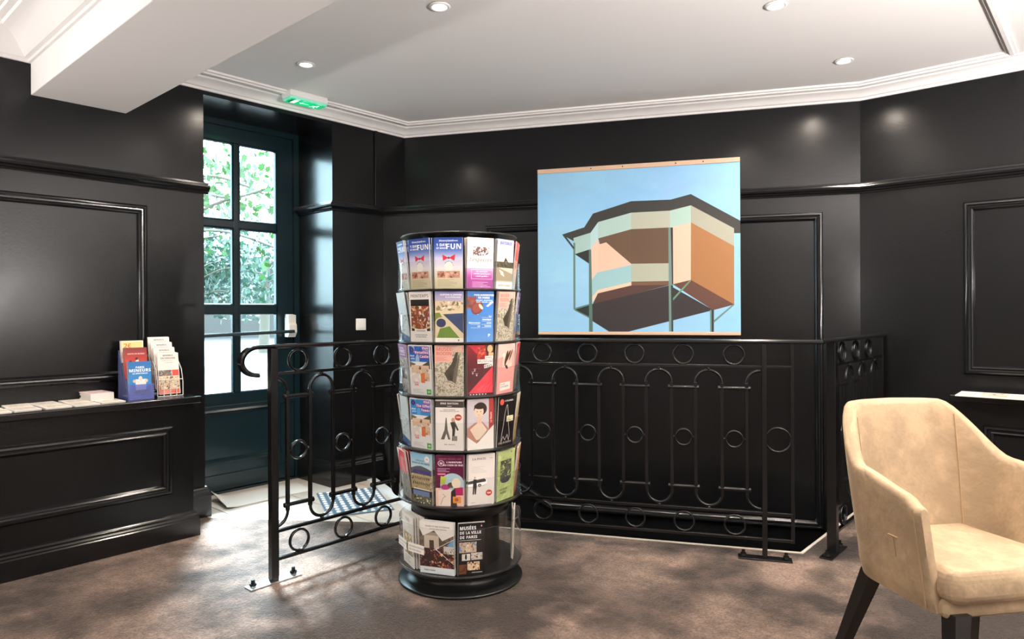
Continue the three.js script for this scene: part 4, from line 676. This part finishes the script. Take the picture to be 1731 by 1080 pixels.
// ------------------------------------------------------------------ displays and leaflets on the left counter
{
  const top = 0.705, tint = std(lin(.50, .56, .88), .12, { transmission: .8, ior: 1.49, thickness: 0 });
  const hold = (t, off, turn = 0) => { const p = L.at(t, off); return [p[0], top, -p[1], L.turn + turn]; };
  // stepped acrylic holder
  const H = group('acrylic_leaflet_holder', ...hold(-.41, .155, R(-4))); tag(H, 'stepped violet acrylic leaflet holder on the counter', 'leaflet holder');
  const prof = [[-.085, 0], [-.085, .235], [-.075, .235], [-.03, .165], [-.02, .165], [.02, .1], [.03, .1], [.075, .03], [.085, .03], [.085, 0]];
  for (const s of [-1, 1]) { const pos = prism(prof, 0, .003, (z, y, h) => [s * .058 + (s > 0 ? -h : h) * 1, y, z]); mesh('side_panel', pos, tint, H); }
  mesh('back_panel', box(-.058, .058, 0, .235, -.085, -.082), tint, H); mesh('divider', box(-.058, .058, 0, .165, -.03, -.027), tint, H); mesh('divider', box(-.058, .058, 0, .1, .025, .028), tint, H);
  mesh('front_panel', box(-.058, .058, 0, .075, .082, .085), tint, H); mesh('floor_panel', box(-.058, .058, 0, .003, -.085, .085), tint, H);
  const inH = (o, x, y, z, tilt) => { const p = new THREE.Vector3(x, y, z).applyAxisAngle(new THREE.Vector3(0, 1, 0), H.rotation.y).add(H.position); o.position.copy(p); o.rotation.set(tilt, H.rotation.y, 0, 'YXZ'); };
  const put3 = (key, z, y, n, label, grp, hgt) => { for (let k = 0; k < n; k++) inH(leaflet(key, .1, hgt, .003, 0, label, 'leaflet', grp), (rnd() - .5) * .004, y, z - k * .0055, R(-6)); };
  put3('two', -.045, .075, 4, 'cream leaflet with a large orange price at the back of the holder', 'price leaflets in the violet holder', .208);
  put3('redshow', .01, .05, 4, 'red leaflet with white figures in the middle of the holder', 'red leaflets in the violet holder', .2);
  put3('bluefilm', .07, .004, 4, 'blue show leaflet at the front of the violet holder', 'blue leaflets in the violet holder', .18);
  // wire holder
  const W = group('wire_leaflet_holder', ...hold(-.265, .13, R(-4))); tag(W, 'white wire leaflet holder on the counter beside the violet one', 'leaflet holder');
  const wm = std(lin(.7, .7, .68), .35);
  for (const s of [-1, 1]) mesh('side_wire', tube([[s * .06, .003, .085], [s * .06, .085, .085], [s * .06, .14, .06], [s * .06, .24, -.07], [s * .06, .003, -.09]], .0022, 6), wm, W);
  for (const [y, z] of [[.003, .085], [.085, .085], [.003, -.09], [.2, -.07]]) mesh('cross_wire', rod([-.06, y, z], [.06, y, z], .002), wm, W);
  for (const x of [-.03, 0, .03]) mesh('front_wire', rod([x, .003, .085], [x, .085, .085], .0018), wm, W);
  mesh('ledge_wire', tube([[-.06, .03, .02], [.06, .03, .02]], .002, 6), wm, W);
  for (let k = 0; k < 8; k++) {
    const o = leaflet('minibus', .1, .208, .003, 0, `white minibus leaflet on the ${['front', 'second', 'third', 'rear'][Math.floor(k / 2)]} step of the wire holder`, 'leaflet', 'minibus leaflets in the wire holder');
    const st = Math.floor(k / 2), p = new THREE.Vector3((rnd() - .5) * .004 - st * .006, .012 + st * .026 + (k % 2) * .002, .074 - k * .013).applyAxisAngle(new THREE.Vector3(0, 1, 0), W.rotation.y).add(W.position);
    o.position.copy(p); o.rotation.set(R(-10), W.rotation.y, 0, 'YXZ');
  }
  // leaflets lying flat in a row, and small piles
  const keys = ['flatcream', 'flatgrey', 'flatcream', 'flatgrey', 'flatcream'];
  for (let i = 0; i < 11; i++) for (let j = 0; j < 2; j++) {
    const o = leaflet(keys[(i + j) % 5], .1, .13, .004, 0, `${(i + j) % 5 % 2 ? 'grey-white' : 'cream'} leaflet lying flat ${j ? 'in the row against the wall' : 'along the edge'} on the counter`, 'leaflet', 'leaflets laid flat along the counter');
    const p = L.at(-0.545 - i * .112, .27 - j * .14 + (rnd() - .5) * .02); o.position.set(p[0], top + .0042, -p[1]); o.rotation.set(-Math.PI / 2, 0, L.turn + (rnd() - .5) * .12, 'YXZ'); o.rotation.order = 'YXZ'; o.rotation.set(-Math.PI / 2, L.turn + (rnd() - .5) * .14, 0);
  }
  for (let k = 0; k < 6; k++) {
    const o = leaflet(k === 5 ? 'flatpink' : 'flatgrey', .1, .15, .005, 0, k === 5 ? 'pink leaflet on top of the little pile beside the holder' : 'pale leaflet under the pink one in the little pile', 'leaflet', 'little pile of leaflets beside the violet holder');
    const p = L.at(-0.56, .235 - .08); o.position.set(p[0], top + .0095 + .0058 * k, -p[1]); o.rotation.order = 'YXZ'; o.rotation.set(-Math.PI / 2, L.turn + (rnd() - .5) * .15, 0);
  }
  // paper on the right counter
  const q = leaflet('flatgrey', .21, .297, .004, 0, 'white papers lying on the counter behind the armchair', 'papers');
  const p = RW.at(0.80, .25); q.position.set(p[0], .7055 + .004, -p[1]); q.rotation.order = 'YXZ'; q.rotation.set(-Math.PI / 2, RW.turn + Math.PI / 2, 0);
}

// ------------------------------------------------------------------ velvet armchair
{
  const wear = noiseField(512, [[4, 1], [9, .8], [22, .6], [70, .35], [200, .25]], 51);
  const vt = dataTex(512, i => { const k = 0.88 + .17 * Math.min(1, Math.max(0, (wear[i] - .3) / .34)); return [172 * k, 148 * k, 118 * k]; }, .55, true);
  const velvet = std('#ffffff', .85, { map: vt, bumpMap: peelTex, bumpScale: .0006, sheen: .5, sheenRoughness: .45, sheenColor: lin(.9, .75, .55) });
  const seam = std('#a58a68', .85), legM = std(lin(.008, .007, .006), .35);
  const g = group('armchair', 1.245, 0, -1.905, Math.atan2(.175, .985)); tag(g, 'tan velvet tub armchair with black tapered legs', 'armchair');
  const wx = .222, rc = .15, zb = -.215, zf = .138, y0 = .355;
  const raw = []; // plan curve from left arm front round the back to the right arm front
  const add = (x, z, nx, nz) => raw.push([x, z, nx, nz]);
  for (let i = 0; i < 14; i++) add(-wx, zf + (zb + rc - zf) * i / 14, -1, 0);
  for (let i = 0; i < 14; i++) { const a = Math.PI + Math.PI / 2 * i / 14; add(-wx + rc + Math.cos(a) * rc, zb + rc + Math.sin(a) * rc, Math.cos(a), Math.sin(a)); }
  for (let i = 0; i <= 8; i++) add(-wx + rc + (wx - rc) * 2 * i / 8, zb, 0, -1);
  const leftHalf = raw.slice(0, 28); for (let i = 27; i >= 0; i--) { const q = leftHalf[i]; add(-q[0], q[1], -q[2], q[3]); }
  let len = 0; const S = raw.map((p, i) => i ? (len += Math.hypot(p[0] - raw[i - 1][0], p[1] - raw[i - 1][1])) : 0), halfL = len / 2;
  const sm = (a, b, x) => { const t = Math.min(1, Math.max(0, (x - a) / (b - a))); return t * t * (3 - 2 * t); };
  const topH = q => .842 - .012 * q - (.842 - .69) * sm(.30, .60, q) - .035 * sm(.58, 1, q) - .02 * sm(.93, 1, q);
  const at = (i, y, inset) => {
    const [x, z, nx, nz] = raw[i], q = Math.abs(S[i] - halfL) / halfL, k = (y - y0) / .3;
    const back = 1 - sm(.25, .75, q);                       // 1 at the back, 0 along the arms
    let X = x - nx * inset, Z = z - nz * inset;
    X += nx * .046 * k * (1 - back * .6); Z += nz * .012 * k;
    Z -= back * .055 * Math.max(0, (y - .42) / .42);
    const nar = sm(.62, .86, y) * .03; X *= 1 - nar;
    return [X, y, Z];
  };
  const nO = 10, loop = i => {
    const q = Math.abs(S[i] - halfL) / halfL, h = topH(q), th = .04, L0 = [];
    for (let k = 0; k <= nO; k++) L0.push(at(i, y0 + (h - .018 - y0) * k / nO, k === 0 ? .006 : 0));
    for (let k = 1; k < 6; k++) { const a = Math.PI * k / 6; L0.push(at(i, h - .018 + Math.sin(a) * .018, th / 2 - Math.cos(a) * th / 2)); }
    for (let k = nO; k >= 0; k--) L0.push(at(i, y0 + (h - .018 - y0) * k / nO, th));
    return L0;
  };
  const loops = raw.map((_, i) => loop(i)), pos = [], m = loops[0].length;
  for (let i = 0; i + 1 < loops.length; i++) for (let k = 0; k < m; k++) { const l = (k + 1) % m, a = loops[i], b = loops[i + 1]; pos.push(...a[k], ...b[k], ...b[l], ...a[k], ...b[l], ...a[l]); }
  // rounded arm fronts
  for (const [idx, s] of [[0, 1], [loops.length - 1, -1]]) {
    const a = loops[idx], b = a.map((p, k) => { const c = a[m - 1 - k] ?? p, mx = (p[0] + c[0]) / 2; return [mx + (p[0] - mx) * .55, p[1] - (p[1] > .5 ? .004 : 0), p[2] + .013]; });
    for (let k = 0; k < m; k++) { const l = (k + 1) % m; s < 0 ? pos.push(...a[k], ...b[k], ...b[l], ...a[k], ...b[l], ...a[l]) : pos.push(...a[k], ...b[l], ...b[k], ...a[k], ...a[l], ...b[l]); }
    for (let k = 0; k < (m - 1) / 2; k++) { const p = b[k], q = b[k + 1], r = b[m - 2 - k], t = b[m - 1 - k]; s < 0 ? pos.push(...p, ...t, ...r, ...p, ...r, ...q) : pos.push(...p, ...r, ...t, ...p, ...q, ...r); }
  }
  const shell = mesh('shell', toCreasedNormals(geo(outward(pos)), 1.0), velvet, g);
  // stitched seams
  for (const s of [0, 1]) { const i = s ? raw.length - 1 : 0, pts = []; for (let k = 0; k <= 8; k++) { const p = at(i, y0 + .01 + (topH(1) - .02 - y0) * k / 8, -.001); pts.push([p[0], p[1], p[2] - .004]); } mesh('seam', tube(pts, .0022, 6, true), seam, shell); }
  for (const i of [21, raw.length - 22]) { const pts = []; for (let k = 0; k <= 8; k++) pts.push(at(i, .45 + (topH(Math.abs(S[i] - halfL) / halfL) - .47) * k / 8, .0405)); mesh('seam', tube(pts, .002, 6, true), seam, shell); }
  { const a = (z, y) => { const i = 6; const p = at(i, y, -.0005); return [p[0], y, z]; }; mesh('stitch', [tube([a(.03, .52), a(.065, .52)], .0022, 6), tube([a(.048, .52), a(.048, .465)], .0016, 6)], seam, shell); }
  // seat cushion
  const sg = new RoundedBoxGeometry(.4, .085, .44, 8, .038); const sp = sg.attributes.position;
  for (let i = 0; i < sp.count; i++) { let x = sp.getX(i), y = sp.getY(i), z = sp.getZ(i); const f = (z + .22) / .44; x *= .86 + .19 * Math.min(1, f * 1.1); if (z > .1) z -= .09 * (x / .22) * (x / .22) * (z - .1) / .12; y += (y > 0 ? .016 : 0) * (1 - (x / .24) ** 2) * (1 - ((z) / .24) ** 2); if (y < 0) { y *= .9; } sp.setXYZ(i, x, y, z); }
  sg.computeVertexNormals();
  mesh('seat_cushion', toCreasedNormals(sg.translate(0, .424, .035), 1.2), velvet, g);
  const fg = new RoundedBoxGeometry(.42, .05, .42, 4, .02), fp = fg.attributes.position; for (let i = 0; i < fp.count; i++) { const x = fp.getX(i), z = fp.getZ(i), f = (z + .21) / .42; let Z = z; if (z > .1) Z -= .09 * (x / .22) * (x / .22) * (z - .1) / .11; fp.setXYZ(i, x * (.84 + .14 * f), fp.getY(i), Z); } fg.computeVertexNormals();
  mesh('seat_frame', toCreasedNormals(fg.translate(0, .37, .03), 1), velvet, g);
  for (const [sx, sz] of [[-1, 1], [1, 1], [-1, -1], [1, -1]]) {
    const a = [sx * .165, .36, sz * .15 + .015], b = [sx * .25, 0, sz * .235 + .01], w0 = .023, w1 = .012, c = [];
    const q = (p, w) => [[p[0] - w, p[1], p[2] - w], [p[0] + w, p[1], p[2] - w], [p[0] + w, p[1], p[2] + w], [p[0] - w, p[1], p[2] + w]], A = q(a, w0), Bq = q(b, w1);
    for (let k = 0; k < 4; k++) { const l = (k + 1) % 4; c.push(...A[k], ...Bq[k], ...Bq[l], ...A[k], ...Bq[l], ...A[l]); }
    c.push(...A[0], ...A[1], ...A[2], ...A[0], ...A[2], ...A[3], ...Bq[0], ...Bq[2], ...Bq[1], ...Bq[0], ...Bq[3], ...Bq[2]);
    mesh('leg', geo(outward(c)), legM, g);
  }
}

// ------------------------------------------------------------------ the street outside
{
  const at = (e, d) => { const a = [Math.sin(R(e)), Math.cos(R(e))]; return [a[0] * d, a[1] * d]; };   // bearing from the lounge, distance
  const ground = [L.at(-14, -.5), L.at(16, -.5), L.at(60, -60), L.at(-60, -60)];
  const st = mesh('pavement', prism(ground, -0.3, -0.06), std(lin(.032, .027, .025), .9)); tag(st, 'pale pavement outside the street door', 'pavement', null, 'structure');
  // low building across the street
  const c = at(-22.5, 36), d = [Math.cos(R(-22.5)), -Math.sin(R(-22.5))], fb = wallFrame([c[0], c[1]], d), b = fb.group('town_house'); tag(b, 'pale low building across the street seen through the door', 'building');
  mesh('wall', box(-12, 12, -0.1, 3.0, -5, 0), std(lin(.038, .032, .03), .9), b);
  mesh('roof', prism([[-12.3, 2.95], [12.3, 2.95], [12.3, 3.15], [10, 3.9], [-10, 3.9], [-12.3, 3.15]], -5.2, .25, panelMap), std(lin(.013, .013, .015), .8), b);
  const winF = metreUV(plainGeo(box(-.45, .45, 0, 1.25, 0, .06))), winG = metreUV(plainGeo(box(-.38, .38, .07, 1.18, .06, .075))), barG = metreUV(plainGeo(mergeGeometries([box(-.025, .025, .07, 1.18, .075, .09), box(-.38, .38, .6, .64, .075, .09)])));
  const fmat = std(lin(.036, .031, .031), .8), gmat = std(lin(.008, .011, .014), .6);
  for (let i = -6; i <= 6; i++) { const w = shared('window', winF, fmat, b); w.position.set(i * 1.55 + .3, 1.35, 0); shared('pane', winG, gmat, w); shared('glazing_bar', barG, fmat, w); }
  // trees: trunk, limbs and loose leaves
  const bark = std(lin(.08, .065, .05), .9);
  const leafShape = new THREE.Shape(); [[0, 0], [.3, .12], [.55, .02], [.5, .3], [.72, .5], [.38, .62], [.2, 1], [0, .78], [-.2, 1], [-.38, .62], [-.72, .5], [-.5, .3], [-.55, .02], [-.3, .12]].forEach((p, i) => i ? leafShape.lineTo(...p) : leafShape.moveTo(...p));
  const leafG = new THREE.ShapeGeometry(leafShape).scale(.11, .11, .11);
  const tree = (e, dist, h, crown, n, col, size, label, seed) => {
    const p = at(e, dist), g = group('street_tree', p[0], -.06, -p[1]), r = rngOf(seed); tag(g, label, 'tree', 'trees outside the door');
    mesh('trunk', rod([0, 0, 0], [.1, h, 0], .16, .1), bark, g);
    const limbs = []; const tips = [];
    for (let i = 0; i < 14; i++) { const a = r() * 6.28, l = crown * (.6 + .5 * r()), y = h * (.62 + .38 * r()), tip = [Math.cos(a) * l, y + (r() - .4) * crown * .8, Math.sin(a) * l]; limbs.push(tube([[.06, y * .9, 0], [tip[0] * .5, (y + tip[1]) / 2 + .1, tip[2] * .5], tip], .018, 6, true)); tips.push(tip, [tip[0] * .6, (y + tip[1]) / 2 + .1, tip[2] * .6]); }
    mesh('limbs', limbs, bark, g);
    const im = new THREE.InstancedMesh(leafG, std('#ffffff', .8, { transmission: .35, thickness: 0, side: THREE.DoubleSide }), n), o = new THREE.Object3D(), cc = new THREE.Color();
    for (let i = 0; i < n; i++) { const t = tips[Math.floor(r() * tips.length)], rr = crown * .34 * Math.cbrt(r()), a = r() * 6.28, b2 = Math.acos(2 * r() - 1); o.position.set(t[0] + rr * Math.sin(b2) * Math.cos(a), t[1] + rr * Math.cos(b2) * .8, t[2] + rr * Math.sin(b2) * Math.sin(a)); o.rotation.set(r() * 6, r() * 6, r() * 6); o.scale.setScalar(size * (.6 + .8 * r())); o.updateMatrix(); im.setMatrixAt(i, o.matrix); cc.setRGB(col[0] * (.6 + .8 * r()), col[1] * (.7 + .6 * r()), col[2] * (.6 + .8 * r())); im.setColorAt(i, cc); }
    im.name = 'foliage'; im.userData.kind = 'stuff'; im.castShadow = im.receiveShadow = true; g.add(im);
  };
  tree(-28.6, 9.5, 3.0, 1.75, 1300, [.012, .05, .003], .66, 'maple tree with bright leaves close outside the door', 61);
  tree(-25.2, 17, 2.7, 1.7, 2600, [.008, .042, .022], .8, 'leafy street tree standing farther out beyond the maple', 62);
  tree(-20.0, 22, 2.9, 1.7, 2000, [.008, .042, .024], .9, 'leafy street tree nearest the right doorpost of the view', 63);
}

renderer.render(scene, camera);
